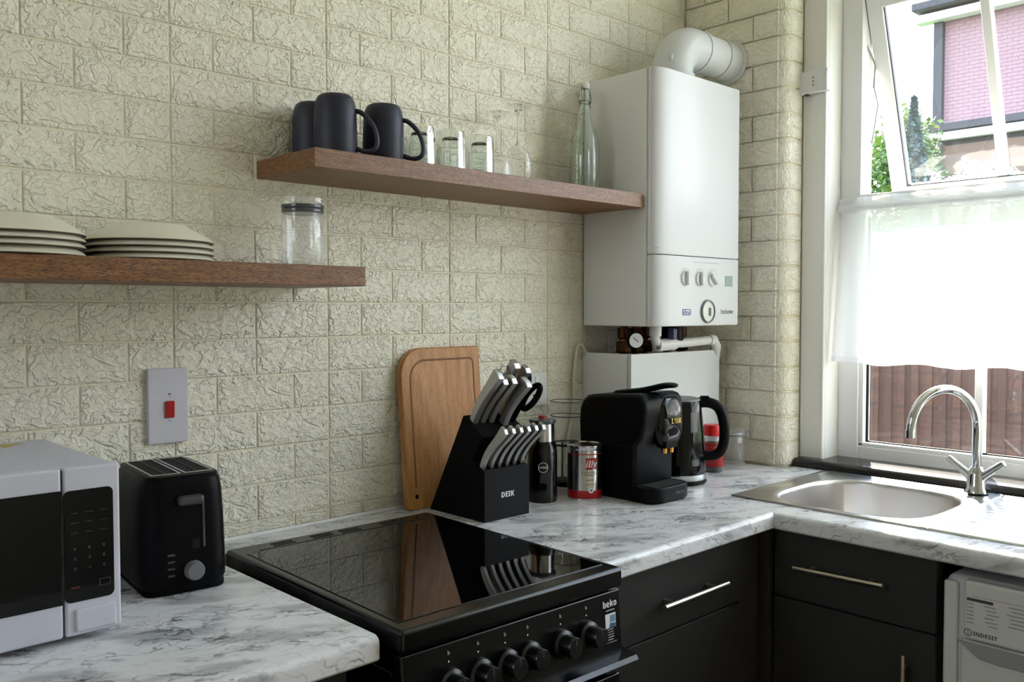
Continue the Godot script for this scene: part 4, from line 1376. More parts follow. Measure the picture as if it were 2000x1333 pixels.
func shelves() -> void:
	shelf(Vector3(0.1706, 1.6143, 0.0), Vector3(0.954, 0.0347, 0.2161), "upper dark timber shelf with mugs and glasses on it", true)
	shelf(Vector3(-0.80, 1.4015, 0.0), Vector3(1.077, 0.0365, 0.2161), "lower dark timber shelf holding plates and a glass jar")
	var ys := 1.649
	var turn := atan2(-0.69, 0.724)
	mug_at(Vector3(0.265, ys, 0.135), turn, "dark navy mug at the front corner of the upper shelf")
	var src: Node3D = get_node("mug")
	dup(src, Vector3(0.270, ys, 0.046), 0.0, "dark navy mug half hidden behind the front corner mug", "navy mugs upside down on the upper shelf")
	dup(src, Vector3(0.381, ys, 0.130), turn, "dark navy mug beside the first glass tumbler", "navy mugs upside down on the upper shelf")
	# tumblers upside down: thick foot on top, faint flutes
	var tl := ["upturned clear tumbler behind the handle of the mug next to it", "middle clear tumbler of three upturned on the upper shelf", "upturned clear tumbler next to the wine glasses"]
	for k in 3:
		var t := thing("tumbler", tl[k], "glass", Vector3([0.4965, 0.5814, 0.667][k], ys, 0.10), 0.3 * k, "tumblers on the upper shelf")
		var seg := 40
		var body := func(u: float, v: float) -> Vector3:
			var P := [Vector2(0.0312, 0.0006), Vector2(0.0326, 0.0), Vector2(0.0338, 0.0012), Vector2(0.0338, 0.01), Vector2(0.0330, 0.045), Vector2(0.0318, 0.080), Vector2(0.0312, 0.0945), Vector2(0.0295, 0.0990), Vector2(0.0270, 0.1000), Vector2(0.0220, 0.0985), Vector2(0.0, 0.0975), Vector2(0.0, 0.0870), Vector2(0.022, 0.0870), Vector2(0.0275, 0.0850), Vector2(0.0290, 0.080), Vector2(0.0302, 0.045), Vector2(0.0310, 0.01), Vector2(0.0312, 0.0006)]
			var q: Vector2 = P[int(round(v * 17))]
			var a := TAU * u
			var r := q.x
			if q.y > 0.012 and q.y < 0.085 and v < 0.5:
				r *= 1.0 + 0.012 * cos(a * 10.0)
			return Vector3(cos(a) * r, q.y, -sin(a) * r)
		part("body", geo().sheet(body, seg, 17, -1.0, true), M.green_glass, t)
	# wine glasses upside down
	var wl := ["upturned wine glass nearer the tumblers, behind the other one", "upturned wine glass in front with its whole stem showing"]
	for k in 2:
		var w := thing("wine_glass", wl[k], "wine glass", [Vector3(0.775, ys, 0.040), Vector3(0.764, ys, 0.124)][k], 0.0, "wine glasses on the upper shelf")
		part("bowl", geo().lathe([Vector2(0.0270, 0.0), Vector2(0.0300, 0.018), Vector2(0.0325, 0.040), Vector2(0.0320, 0.055), Vector2(0.0270, 0.072), Vector2(0.0170, 0.084), Vector2(0.0075, 0.0895), Vector2(0.0035, 0.094)], 40, Transform3D.IDENTITY, 0.0, TAU, 80.0), M.thin_glass, w)
		part("stem", geo().lathe([Vector2(0.0, 0.086), Vector2(0.006, 0.0885), Vector2(0.0032, 0.096), Vector2(0.0024, 0.115), Vector2(0.0024, 0.150), Vector2(0.0045, 0.165), Vector2(0.010, 0.1705), Vector2(0.0, 0.171)], 20, Transform3D.IDENTITY, 0.0, TAU, 80.0), M.glass, w)
		part("foot", geo().lathe([Vector2(0.0, 0.1690), Vector2(0.012, 0.1705), Vector2(0.0325, 0.1768), Vector2(0.0332, 0.1776), Vector2(0.0325, 0.1783), Vector2(0.012, 0.1730), Vector2(0.0, 0.1725)], 40, Transform3D.IDENTITY, 0.0, TAU, 80.0), M.thin_glass, w)
	# swing top bottle
	var b := thing("bottle", "tall clear glass bottle with swing wire stopper next to the boiler", "bottle", Vector3(1.040, ys, 0.085))
	var pr := [Vector2(0.0, 0.002), Vector2(0.030, 0.0), Vector2(0.0365, 0.003), Vector2(0.0385, 0.010), Vector2(0.0385, 0.105), Vector2(0.0365, 0.135), Vector2(0.0300, 0.165), Vector2(0.0215, 0.195), Vector2(0.0155, 0.220), Vector2(0.0135, 0.236), Vector2(0.0150, 0.239), Vector2(0.0150, 0.246), Vector2(0.0128, 0.250), Vector2(0.0118, 0.272)]
	for q in [Vector2(0.0100, 0.272), Vector2(0.0105, 0.236), Vector2(0.0128, 0.219), Vector2(0.0190, 0.193), Vector2(0.0276, 0.163), Vector2(0.0340, 0.134), Vector2(0.0360, 0.105), Vector2(0.0360, 0.013), Vector2(0.033, 0.008), Vector2(0.0, 0.008)]:
		pr.append(q)
	part("body", geo().lathe(pr, 48, Transform3D.IDENTITY, 0.0, TAU, 50.0), M.green_glass, b)
	part("stopper", geo().lathe([Vector2(0.0115, 0.2725), Vector2(0.0128, 0.275), Vector2(0.0128, 0.283), Vector2(0.009, 0.289), Vector2(0.0, 0.290)], 28), M.plastic_w, b)
	var wg := geo()
	for sx in [-1.0, 1.0]:
		wg.tube(smooth_path([Vector3(0.0125 * sx, 0.280, 0), Vector3(0.0165 * sx, 0.262, 0.003), Vector3(0.0165 * sx, 0.245, 0.006), Vector3(0.0158 * sx, 0.236, 0.004)], 4), 0.0011, 8)
		wg.tube([Vector3(0.0150 * sx, 0.240, -0.003), Vector3(0.0182 * sx, 0.240, 0.0)], 0.0026, 8)
	wg.tube(arc(Vector3(0, 0.240, 0), Vector3.RIGHT, Vector3.BACK, 0.0158, 0.0, TAU, 24), 0.0011, 8, false)
	part("wire_clip", wg, M.grey, b)
	# plates
	var yl := 1.438
	var rl := ["lowest", "second lowest", "third", "top"]
	for k in 4:
		plate(Vector3(-0.2990, yl + [0.0003, 0.0125, 0.0222, 0.0325][k], 0.112), 0.108, "%s cream plate of the left upturned stack on the lower shelf" % rl[k], "left plate stack", k == 3)
	for k in 4:
		plate(Vector3(-0.0845, yl + [0.0003, 0.0103, 0.0203, 0.0305][k], 0.112), 0.1020, "%s cream plate of the right upturned stack, nearer the glass jar" % rl[k], "right plate stack", k == 3)
	# storage jar
	var j := thing("storage_jar", "clear glass storage jar with dark sealed lid on the lower shelf", "jar", Vector3(0.213, yl, 0.100))
	part("body", geo().lathe([Vector2(0.0, 0.003), Vector2(0.0375, 0.0), Vector2(0.0403, 0.004), Vector2(0.0403, 0.104), Vector2(0.0380, 0.107)], 44, Transform3D.IDENTITY, 0.0, TAU, 50.0), M.thin_glass, j)
	part("inside", geo().lathe([Vector2(0.0, 0.006), Vector2(0.036, 0.006), Vector2(0.0380, 0.010), Vector2(0.0380, 0.107)], 44, Transform3D.IDENTITY, 0.0, TAU, 50.0), M.thin_glass, j)
	part("seal", geo().lathe([Vector2(0.0, 0.103), Vector2(0.0376, 0.103), Vector2(0.0398, 0.106), Vector2(0.0398, 0.110), Vector2(0.0384, 0.112), Vector2(0.0402, 0.114), Vector2(0.0402, 0.119), Vector2(0.0, 0.119)], 44, Transform3D.IDENTITY, 0.0, TAU, 20.0), M.smoke, j)
	part("lid", geo().lathe([Vector2(0.0, 0.1192), Vector2(0.0405, 0.1192), Vector2(0.0422, 0.122), Vector2(0.0422, 0.131), Vector2(0.0405, 0.133), Vector2(0.0, 0.133)], 44, Transform3D.IDENTITY, 0.0, TAU, 30.0), M.thin_glass, j)


func microwave() -> void:
	var m := thing("microwave", "white microwave oven with black door at the left end of the worktop", "microwave", Vector3(-0.463, WT, 0.357))
	var w := 0.468
	var x1 := w / 2
	part("casing", geo().box(Vector3(0, 0.1235, -0.165), Vector3(w, 0.227, 0.310), 0.010, 3), M.mw_white, m)
	for q in [Vector3(-0.19, 0, -0.04), Vector3(0.19, 0, -0.04), Vector3(-0.19, 0, -0.28), Vector3(0.19, 0, -0.28)]:
		part("foot", geo().lathe([Vector2(0.0, 0.0), Vector2(0.012, 0.0), Vector2(0.013, 0.012), Vector2(0.0, 0.012)], 16, xf(q)), M.black, m)
	# control column on the right; x measured from the right edge
	var cp := part("control_column", geo().box(Vector3(x1 - 0.0365, 0.1235, -0.004), Vector3(0.073, 0.228, 0.016), 0.004, 2), M.mw_white, m)
	part("control_glass", geo().prism(rrect(0.064, 0.151, 0.008, 5, Vector2(x1 - 0.0415, 0.131)), 0.0035, 0.0052, Transform3D.IDENTITY, 0.0006), M.black_gloss, cp)
	part("door_button", geo().box(Vector3(x1 - 0.0345, 0.0305, 0.005), Vector3(0.052, 0.031, 0.006), 0.0025, 2), M.mw_white, cp)
	# faint marks of the touch panel
	var g := geo()
	for r in 6:
		for k in 3:
			var y := 0.176 - r * 0.0135 - (0.008 if r > 2 else 0.0)
			g.box(Vector3(x1 - 0.060 + k * 0.0185, y, 0.0053), Vector3(0.010 if r < 3 else 0.003, 0.0012 if r < 3 else 0.004, 0.0003), 0.0001)
	part("printed_keys", g, M.dim_ink, cp)
	part("printed_bar", geo().box(Vector3(x1 - 0.060, 0.0755, 0.0053), Vector3(0.012, 0.0025, 0.0003), 0.0001), mat(Color(0.35, 0.06, 0.06), 0.5), cp)
	var fr := geo()
	for s in [[0.0, 0.0045, 0.014, 0.0008], [0.0, -0.0045, 0.014, 0.0008], [0.007, 0.0, 0.0008, 0.009], [-0.007, 0.0, 0.0008, 0.009]]:
		fr.box(Vector3(x1 - 0.022 + s[0], 0.0765 + s[1], 0.0053), Vector3(s[2], s[3], 0.0003), 0.0001)
	part("printed_start_key", fr, M.mid_grey, cp)
	# door
	var d := part("door", geo().box(Vector3(-0.037, 0.1235, -0.004), Vector3(w - 0.0765, 0.228, 0.016), 0.004, 2), M.mw_white, m)
	part("door_glass", geo().box(Vector3(-0.0335, 0.1315, 0.0040), Vector3(w - 0.085, 0.153, 0.003), 0.0008), M.black_gloss, d)
	part("seam", geo().box(Vector3(x1 - 0.0746, 0.1235, -0.006), Vector3(0.0016, 0.220, 0.014), 0.0003), M.mid_grey, m)
	# yellow warning triangle on top
	part("warning_sticker", geo().prism(PackedVector2Array([Vector2(-0.022, 0.0), Vector2(0.022, 0.0), Vector2(0.0, 0.034)]), 0.0, 0.0004, Transform3D(Basis(Vector3.RIGHT, Vector3.FORWARD, Vector3.UP).rotated(Vector3.UP, 0.75), Vector3(0.172, 0.2372, -0.265))), mat(Color(0.78, 0.70, 0.30), 0.5), m)


func toaster() -> void:
	var t := thing("toaster", "black two slot toaster between the microwave and the cooker", "toaster", Vector3(-0.0795, WT, 0.160), deg_to_rad(-6.3))
	# body: rounded and a little narrower at the top
	var body := func(u: float, v: float) -> Vector3:
		var a := TAU * u
		var L := [[0.93, 0.008], [1.0, 0.020], [1.0, 0.055], [0.975, 0.120], [0.945, 0.160], [0.915, 0.176], [0.87, 0.1835], [0.80, 0.186]]
		var q: Array = L[int(round(v * 7))]
		var k := pow(pow(absf(cos(a)), 5.0) + pow(absf(sin(a)), 5.0), -1.0 / 5.0)
		var px: float = cos(a) * k * 0.069 * q[0]
		var pz: float = sin(a) * k * (0.108 - (1.0 - q[0]) * 0.085)
		return Vector3(px, q[1], pz)
	var g := geo().sheet(body, 96, 7, -1.0, true)
	part("body", g, M.black, t)
	part("base", geo().prism(rrect(0.128, 0.192, 0.02, 5), 0.0, 0.012, Transform3D(Basis(Vector3.RIGHT, Vector3.FORWARD, Vector3.UP), Vector3.ZERO), 0.002), M.black_matt, t)
	# top plate with two slots framed in steel
	var tp := part("top_plate", geo().prism(rrect(0.112, 0.188, 0.02, 5), 0.180, 0.1868, Transform3D(Basis(Vector3.RIGHT, Vector3.FORWARD, Vector3.UP), Vector3.ZERO), 0.0012), M.black, t)
	for sx in [-1.0, 1.0]:
		var fr := geo()
		for q in [[0.0, 0.0790, 0.046, 0.0035], [0.0, -0.0790, 0.046, 0.0035], [0.0215, 0.0, 0.0035, 0.158], [-0.0215, 0.0, 0.0035, 0.158]]:
			fr.box(Vector3(sx * 0.0255 + q[0], 0.1877, q[1]), Vector3(q[2], 0.0024, q[3]), 0.0008)
		part("slot_frame", fr, M.steel, tp)
		part("slot", geo().box(Vector3(sx * 0.0255, 0.1868, 0.0), Vector3(0.038, 0.0016, 0.154), 0.0004), M.void, tp)
		part("slot_wire", geo().tube([Vector3(sx * 0.0255, 0.1880, -0.076), Vector3(sx * 0.0255, 0.1880, 0.076)], 0.0009, 6), M.mid_grey, tp)
	# lever, its slot and dial on the end face
	var z := 0.1075
	var sl := part("lever_slot", geo().box(Vector3(0.011, 0, 0), Vector3(0.012, 0.085, 0.003), 0.0008, 1, Transform3D(Basis(Vector3.RIGHT, -0.055), Vector3(0, 0.113, 0.1040))), M.void, t)
	part("slot_trim", geo().box(Vector3(0.0235, 0, 0), Vector3(0.0040, 0.082, 0.006), 0.0012, 1, Transform3D(Basis(Vector3.RIGHT, -0.055), Vector3(0, 0.113, 0.1034))), M.mid_grey, sl)
	part("lever", geo().box(Vector3(0.002, 0.150, z + 0.003), Vector3(0.040, 0.015, 0.018), 0.006, 3), M.mid_grey, t)
	var dl := part("dial", geo().lathe([Vector2(0.0, 0.016), Vector2(0.0125, 0.016), Vector2(0.0145, 0.013), Vector2(0.0155, 0.0), Vector2(0.0, 0.0)], 28, Transform3D(Basis(Vector3.RIGHT, PI / 2), Vector3(0.0065, 0.038, z - 0.002))), M.grey, t)
	dl.set_meta("label", "grey browning dial")
	for k in 4:
		part("printed_button", geo().box(Vector3(-0.0275, 0.066 - k * 0.0108, z - 0.0012), Vector3(0.011, 0.0032, 0.004), 0.0006), M.mid_grey, t)


func board_and_knives() -> void:
	# chopping board leaning on the wall
	var b := thing("chopping_board", "bamboo chopping board leaning on the wall behind the knife block", "chopping board", Vector3(0.500, WT, 0.049))
	b.rotation.x = deg_to_rad(-5.0)
	var pl := PackedVector2Array()
	var W := 0.236
	var H := 0.362
	for q in [[0.012, 0.012, PI, 0.010], [W - 0.012, 0.012, -PI / 2, 0.012]]:
		for k in 5:
			var a: float = q[2] + PI / 2 * k / 4.0
			pl.append(Vector2(q[0] + cos(a) * 0.012, q[1] + sin(a) * 0.012))
	for q in [[W - 0.006, H - 0.006, 0.0, 0.006], [0.062, H - 0.062, PI / 2, 0.062]]:
		for k in 9:
			var a: float = q[2] + PI / 2 * k / 8.0
			pl.append(Vector2(q[0] + cos(a) * q[3], q[1] + sin(a) * q[3]))
	# grain runs up the board: build it lying so that local x is up
	var up := Transform3D(Basis(Vector3.UP, Vector3.LEFT, Vector3.BACK), Vector3.ZERO)
	var inv := up.affine_inverse()
	var bd := part("board", geo().prism(pl, -0.018, 0.0, inv, 0.0025), M.bamboo, b, up)
	var ring := [Vector3(0.026, 0.05, 0), Vector3(0.026, H - 0.075, 0)]
	ring.append_array(arc(Vector3(0.070, H - 0.072, 0), Vector3.LEFT, Vector3.UP, 0.044, 0.0, PI / 2, 10))
	ring.append_array([Vector3(W - 0.03, H - 0.028, 0), Vector3(W - 0.024, H - 0.032, 0), Vector3(W - 0.022, H - 0.04, 0), Vector3(W - 0.022, 0.05, 0)])
	var gv := geo().tube(ring, 0.0024, 8, true, 0.35, Vector3.BACK)
	for k in gv.v.size():
		gv.v[k] = inv * gv.v[k]
		gv.n[k] = inv.basis * gv.n[k]
	part("juice_groove", gv, M.bamboo_dark, bd)
	part("hang_hole", geo().lathe([Vector2(0.0, 0.0006), Vector2(0.0048, 0.0004), Vector2(0.0048, -0.001)], 20, inv * Transform3D(Basis(Vector3.RIGHT, PI / 2), Vector3(0.026, 0.030, 0.0))), M.void, bd)

	# knife block: side outline (z, y) pulled along x
	var kb := thing("knife_block", "black knife block standing in front of the chopping board", "knife block", Vector3(0.554, WT, 0))
	var along := Transform3D(Basis(Vector3.BACK, Vector3.UP, Vector3.RIGHT), Vector3.ZERO)
	var side := PackedVector2Array([Vector2(0.056, 0.0), Vector2(0.172, 0.220), Vector2(0.2365, 0.180), Vector2(0.2010, 0.126), Vector2(0.235, 0.106), Vector2(0.235, 0.0)])
	part("block", geo().prism(side, 0.0, 0.131, along, 0.0012), M.black_matt, kb)
	part("front_plate", geo().box(Vector3(0.0655, 0.055, 0.238), Vector3(0.1315, 0.110, 0.006), 0.0008), M.black, kb)
	letters("block_name", "DEIK", 0.0115, M.white_ink, kb, xf(Vector3(0.066, 0.052, 0.2412)), 0.0004, 0.0, 1.05, 700)
	# knives: handle direction leans forward
	var dir := Vector3(0, 0.842, 0.540)
	var fw := Vector3(0, -0.540, 0.842)
	var knife := func(base: Vector3, d: Vector3, len: float, hw: float, th: float, label: String, group: String, bend: float, called: String) -> Node3D:
		var k := thing(called, label, "knife", base, 0.0, group)
		var f := Vector3(0, -d.z, d.y)
		# side outline in (f, d): swelling handle with a hooked butt
		var o := PackedVector2Array()
		var front := []
		var back := []
		for i in 13:
			var t := i / 12.0
			var c := bend * (0.5 - 0.5 * cos(t * PI)) + sin(t * PI) * bend * -0.25
			var half := hw * (0.66 + 0.42 * t * t)
			front.append(Vector2(c + half - hw * 0.18 * sin(t * PI), t * len))
			back.append(Vector2(c - half - hw * 0.30 * sin(t * PI), t * len + 0.006 * smoothstep(0.7, 1.0, t)))
		back.reverse()
		for q in front: o.append(q)
		o.append(Vector2(front[12].x - hw * 0.9, len + 0.006))
		for q in back: o.append(q)
		var x := Transform3D(Basis(f, d, Vector3.RIGHT), Vector3.ZERO)
		part("handle", geo().prism(o, -th * 0.5, th * 0.5, x, 0.0018, 30.0), M.handle_steel, k)
		# dark scale set in both flanks, leaving a steel spine
		var sc := PackedVector2Array()
		for i in o.size():
			sc.append(Vector2((o[i].x - bend * 0.5) * 0.60 + bend * 0.5 - hw * 0.10, o[i].y * 0.84 + 0.010))
		part("scale", geo().prism(sc, th * 0.5 - 0.0006, th * 0.5 + 0.0010, x, 0.0004, 30.0), M.black, k)
		return k
	var at := func(x: float, s: float) -> Vector3: return Vector3(x, WT, 0) + Vector3(0, 0.220, 0.172) + Vector3(0, -0.040, 0.0645) * s
	var gname := "large knives in the upper slots"
	knife.call(at.call(0.569, 0.28), dir, 0.128, 0.0125, 0.016, "large steel handled knife nearest the chopping board", gname, 0.010, "chef_knife")
	knife.call(at.call(0.591, 0.30), dir, 0.112, 0.0105, 0.015, "second steel handled knife from the chopping board", gname, 0.010, "chef_knife")
	knife.call(at.call(0.613, 0.33), dir, 0.115, 0.0115, 0.015, "third steel handled knife from the chopping board", gname, 0.010, "chef_knife")
	knife.call(at.call(0.641, 0.52), dir, 0.116, 0.0135, 0.016, "fourth large knife, just above the small steak knives", gname, 0.010, "chef_knife")
	knife.call(at.call(0.630, 0.05), dir, 0.136, 0.0115, 0.017, "tallest steel handled knife standing behind the others", gname, 0.006, "chef_knife")
	knife.call(at.call(0.660, 0.14), dir, 0.128, 0.0110, 0.015, "steel handled knife between the tallest one and the scissors", gname, 0.008, "chef_knife")
	# sharpening steel with ring end
	var ss := thing("sharpening_steel", "black handled sharpening steel with hanging ring among the knives", "sharpening steel", at.call(0.606, 0.07))
	part("grip", geo().tube([Vector3.ZERO, dir * 0.04, dir * 0.105, dir * 0.112], [0.008, 0.0095, 0.0085, 0.006], 14), M.black, ss)
	part("ring", geo().tube(arc(dir * 0.122, dir, Vector3.RIGHT, 0.012, 0.0, TAU, 20), 0.0022, 8, false), M.chrome, ss)
	# scissors
	var sc := thing("kitchen_scissors", "black handled kitchen scissors at the right side of the knife block", "scissors", at.call(0.671, 0.40))
	var loop := func(c: Vector3, a: float, b: float, tilt: float) -> Array:
		var o := []
		var u := (dir * cos(tilt) + fw * sin(tilt)).normalized()
		var w := (fw * cos(tilt) - dir * sin(tilt)).normalized()
		for k in 25:
			o.append(c + u * cos(TAU * k / 24.0) * a + w * sin(TAU * k / 24.0) * b)
		return o
	part("loop", geo().tube(loop.call(dir * 0.080 + fw * 0.024, 0.036, 0.0125, 0.22), 0.0068, 10, false), M.black, sc)
	part("loop", geo().tube(loop.call(dir * 0.074 - fw * 0.012 + Vector3(0.004, 0, 0), 0.040, 0.0125, -0.06), 0.0068, 10, false), M.black, sc)
	part("pivot", geo().tube([dir * -0.01 + fw * 0.004, dir * 0.045 + fw * 0.002], [0.006, 0.010], 10), M.black, sc)
	# six steak knives
	var d2 := Vector3(0, 0.870, 0.493)
	for k in 6:
		var lab: String = ["small steak knife at the left end of the lower row", "second small steak knife from the left end of the lower row", "third small steak knife from the left end of the lower row", "fourth small steak knife from the left end of the lower row", "fifth small steak knife, next to last in the lower row", "last small steak knife of the lower row, nearest the milk frother"][k]
		knife.call(Vector3(0.5635 + k * 0.0222, WT + 0.113, 0.2240), d2, 0.106, 0.0092, 0.0105, lab, "steak knives in the lower slots", 0.017, "steak_knife")


func right_counter() -> void:
	# milk frother
	var f := thing("milk_frother", "dark round milk frother with steel band beside the knife block", "milk frother", Vector3(0.801, WT, 0.168), 0.0)
	part("body", geo().lathe([Vector2(0.0, 0.0), Vector2(0.034, 0.0), Vector2(0.0350, 0.006), Vector2(0.0350, 0.110), Vector2(0.0335, 0.130), Vector2(0.0290, 0.141), Vector2(0.0, 0.141)], 40), mat(Color(0.028, 0.03, 0.045), 0.16), f)
	part("steel_band", geo().lathe([Vector2(0.0282, 0.141), Vector2(0.0282, 0.182), Vector2(0.027, 0.183)], 40), M.tin, f)
	part("lid", geo().lathe([Vector2(0.0, 0.182), Vector2(0.0300, 0.182), Vector2(0.0322, 0.186), Vector2(0.0315, 0.191), Vector2(0.0, 0.194)], 40), M.smoke, f)
	part("lid_knob", geo().lathe([Vector2(0.010, 0.193), Vector2(0.009, 0.200), Vector2(0.0, 0.201)], 20), M.red, f)
	var look := atan2(-0.6768 - 0.801, 1.6166 - 0.168)
	var fr := Transform3D(Basis(Vector3.UP, look + 0.05), Vector3.ZERO)
	part("badge_ring", geo().tube(bent_ring(0.0113, 0.0352), 0.0007, 6, false), M.white_ink, f, fr * xf(Vector3(0, 0.083, 0)))
	letters("badge_name", "LAVAZZA", 0.0050, M.white_ink, f, fr * xf(Vector3(0, 0.083, 0.0352)), 0.0004, 0.0352, 0.78, 700)
	part("dial_button", geo().lathe([Vector2(0.0, 0.003), Vector2(0.0085, 0.003), Vector2(0.0100, 0.0)], 24, fr * Transform3D(Basis(Vector3.RIGHT, PI / 2), Vector3(0, 0.038, 0.0345))), M.black, f)
	# wall socket plate behind is in wall_plates(); cafetiere behind the frother
	var c := thing("coffee_press", "clear glass coffee press with black frame behind the milk frother", "coffee press", Vector3(0.985, WT, 0.078))
	part("beaker", geo().lathe([Vector2(0.0, 0.012), Vector2(0.038, 0.012), Vector2(0.0410, 0.018), Vector2(0.0410, 0.175)], 40), M.clear_plastic, c)
	part("top_band", geo().lathe([Vector2(0.0440, 0.176), Vector2(0.0445, 0.214), Vector2(0.0, 0.216)], 40), M.clear_plastic, c)
	part("rim", geo().tube(arc(Vector3(0, 0.214, 0), Vector3.RIGHT, Vector3.BACK, 0.0445, 0.0, TAU, 32), 0.0012, 8, false), M.smoke, c)
	part("lower_rim", geo().tube(arc(Vector3(0, 0.177, 0), Vector3.RIGHT, Vector3.BACK, 0.0440, 0.0, TAU, 32), 0.0014, 8, false), M.smoke, c)
	part("spout_lip", geo().sheet(func(u: float, v: float) -> Vector3: return Vector3(-0.040 - 0.034 * sin(u * PI) * v, 0.214 - 0.030 * (1.0 - v) * sin(u * PI), (u - 0.5) * 0.07), 12, 4), M.clear_plastic, c)
	part("frame_base", geo().lathe([Vector2(0.0, 0.0), Vector2(0.043, 0.0), Vector2(0.044, 0.012), Vector2(0.0, 0.012)], 32), M.black, c)
	for k in 4:
		var a := 0.5 + k * PI / 2
		part("frame_leg", geo().tube([Vector3(cos(a) * 0.044, 0.006, sin(a) * 0.044), Vector3(cos(a) * 0.044, 0.105, sin(a) * 0.044)], 0.0028, 8), M.black, c)
	part("frame_ring", geo().tube(arc(Vector3(0, 0.105, 0), Vector3.RIGHT, Vector3.BACK, 0.0440, 0.0, TAU, 32), 0.0028, 8, false), M.black, c)
	part("handle", geo().tube(smooth_path([Vector3(0.02, 0.125, 0.040), Vector3(0.036, 0.130, 0.060), Vector3(0.040, 0.110, 0.066), Vector3(0.036, 0.06, 0.062), Vector3(0.028, 0.045, 0.040)], 5), 0.0050, 10), M.black, c)
	# coffee tin
	var i := thing("coffee_tin", "steel coffee tin with red bands and red square label", "tin", Vector3(0.893, WT, 0.218), atan2(-0.6768 - 0.893, 1.6166 - 0.218))
	part("body", geo().lathe([Vector2(0.0, 0.0), Vector2(0.0400, 0.0), Vector2(0.0412, 0.003), Vector2(0.0405, 0.006), Vector2(0.0405, 0.128)], 48), M.tin, i)
	part("red_base", geo().lathe([Vector2(0.0407, 0.005), Vector2(0.0409, 0.0055), Vector2(0.0409, 0.0240), Vector2(0.0407, 0.0245)], 48), M.red_label, i)
	part("dark_side", geo().lathe([Vector2(0.0407, 0.0246), Vector2(0.0407, 0.1085)], 20, Transform3D.IDENTITY, deg_to_rad(-255), deg_to_rad(-135)), M.black, i)
	part("dark_side", geo().lathe([Vector2(0.0407, 0.0246), Vector2(0.0407, 0.1085)], 20, Transform3D.IDENTITY, deg_to_rad(-40), deg_to_rad(60)), M.black, i)
	part("red_line", geo().lathe([Vector2(0.0408, 0.1082), Vector2(0.0409, 0.1085), Vector2(0.0409, 0.1102), Vector2(0.0408, 0.1105)], 48), M.red_label, i)
	part("lid", geo().lathe([Vector2(0.0408, 0.1180), Vector2(0.0416, 0.1190), Vector2(0.0416, 0.1290), Vector2(0.0400, 0.1300), Vector2(0.0380, 0.1280), Vector2(0.0, 0.1275)], 48), M.tin, i)
	part("red_square", geo().lathe([Vector2(0.0409, 0.0740), Vector2(0.0409, 0.1010)], 14, Transform3D.IDENTITY, deg_to_rad(-86), deg_to_rad(-46)), M.red_label, i)
	var rot := func(deg: float) -> Transform3D: return Transform3D(Basis(Vector3.UP, deg_to_rad(deg)), Vector3.ZERO)
	letters("tin_name", "illy", 0.0150, M.white_ink, i, rot.call(24.0) * xf(Vector3(0, 0.0865, 0.0410)), 0.0004, 0.0410, 0.95, 700, "Droid Sans", 0.22)
	letters("tin_kind", "CLASSICO", 0.0060, M.ink, i, rot.call(22.0) * xf(Vector3(0, 0.0665, 0.0409)), 0.0003, 0.0409, 1.25, 400)
	var pg := geo()
	for r in 3:
		pg.lathe([Vector2(0.0408, 0.0600 - r * 0.0110), Vector2(0.0408, 0.0612 - r * 0.0110)], 10, Transform3D.IDENTITY, deg_to_rad([-90.0, -84.0, -86.0][r]), deg_to_rad([-50.0, -58.0, -50.0][r]))
	part("tin_print", pg, M.red_label, i)
	var cup := geo().lathe([Vector2(0.0, 0.0005), Vector2(0.0062, 0.0004), Vector2(0.0062, 0.0)], 20, rot.call(22.0) * Transform3D(Basis(Vector3.RIGHT, PI / 2), Vector3(0, 0.0250, 0.0408)))
	part("cup_mark", cup, M.white_ink, i)
	part("cup_dot", geo().lathe([Vector2(0.0, 0.0005), Vector2(0.0026, 0.0004), Vector2(0.0026, 0.0)], 16, rot.call(22.0) * Transform3D(Basis(Vector3.RIGHT, PI / 2), Vector3(0, 0.0255, 0.0413))), M.ink, i)

	# capsule coffee machine: side outline (z, y) pulled along x
	var m := thing("coffee_machine", "black capsule coffee machine with glossy front in front of the pipe boxing", "coffee machine", Vector3(0.936, WT, 0))
	var along := Transform3D(Basis(Vector3.BACK, Vector3.UP, Vector3.RIGHT), Vector3.ZERO)
	var side := PackedVector2Array([Vector2(0.180, 0.0), Vector2(0.172, 0.040), Vector2(0.160, 0.110), Vector2(0.157, 0.180), Vector2(0.160, 0.210), Vector2(0.170, 0.229), Vector2(0.184, 0.239), Vector2(0.202, 0.243), Vector2(0.335, 0.252), Vector2(0.352, 0.248), Vector2(0.362, 0.236), Vector2(0.365, 0.215), Vector2(0.360, 0.172), Vector2(0.352, 0.150), Vector2(0.335, 0.128), Vector2(0.333, 0.0)])
	part("body", geo().prism(side, 0.0, 0.150, along, 0.008, 40.0), M.black, m)
	# brew head: glossy rounded shield on the front
	var hd := func(u: float, v: float) -> Vector3:
		var a := TAU * u
		var k := pow(pow(absf(cos(a)), 3.0) + pow(absf(sin(a)), 3.0), -1.0 / 3.0)
		var r := sin(v * PI / 2)
		return Vector3(0.098 + cos(a) * k * 0.049 * r, 0.186 + sin(a) * k * 0.056 * r, 0.356 + 0.022 * cos(v * PI / 2))
	var head := part("brew_head", geo().sheet(hd, 40, 12, -1.0, true), M.black_gloss, m)
	part("head_rim", geo().tube(rim_path(0.098, 0.186, 0.357, 0.050, 0.057), 0.004, 10, false), M.black, head)
	letters("head_name", "L'OR", 0.0120, M.gold_ink, head, Transform3D(Basis.IDENTITY, Vector3(0.099, 0.186, 0.3788)), 0.0004, 0.0, 0.95, 700, "Droid Serif")
	part("spout_block", geo().box(Vector3(0.098, 0.131, 0.352), Vector3(0.048, 0.022, 0.030), 0.005, 2), M.black, m)
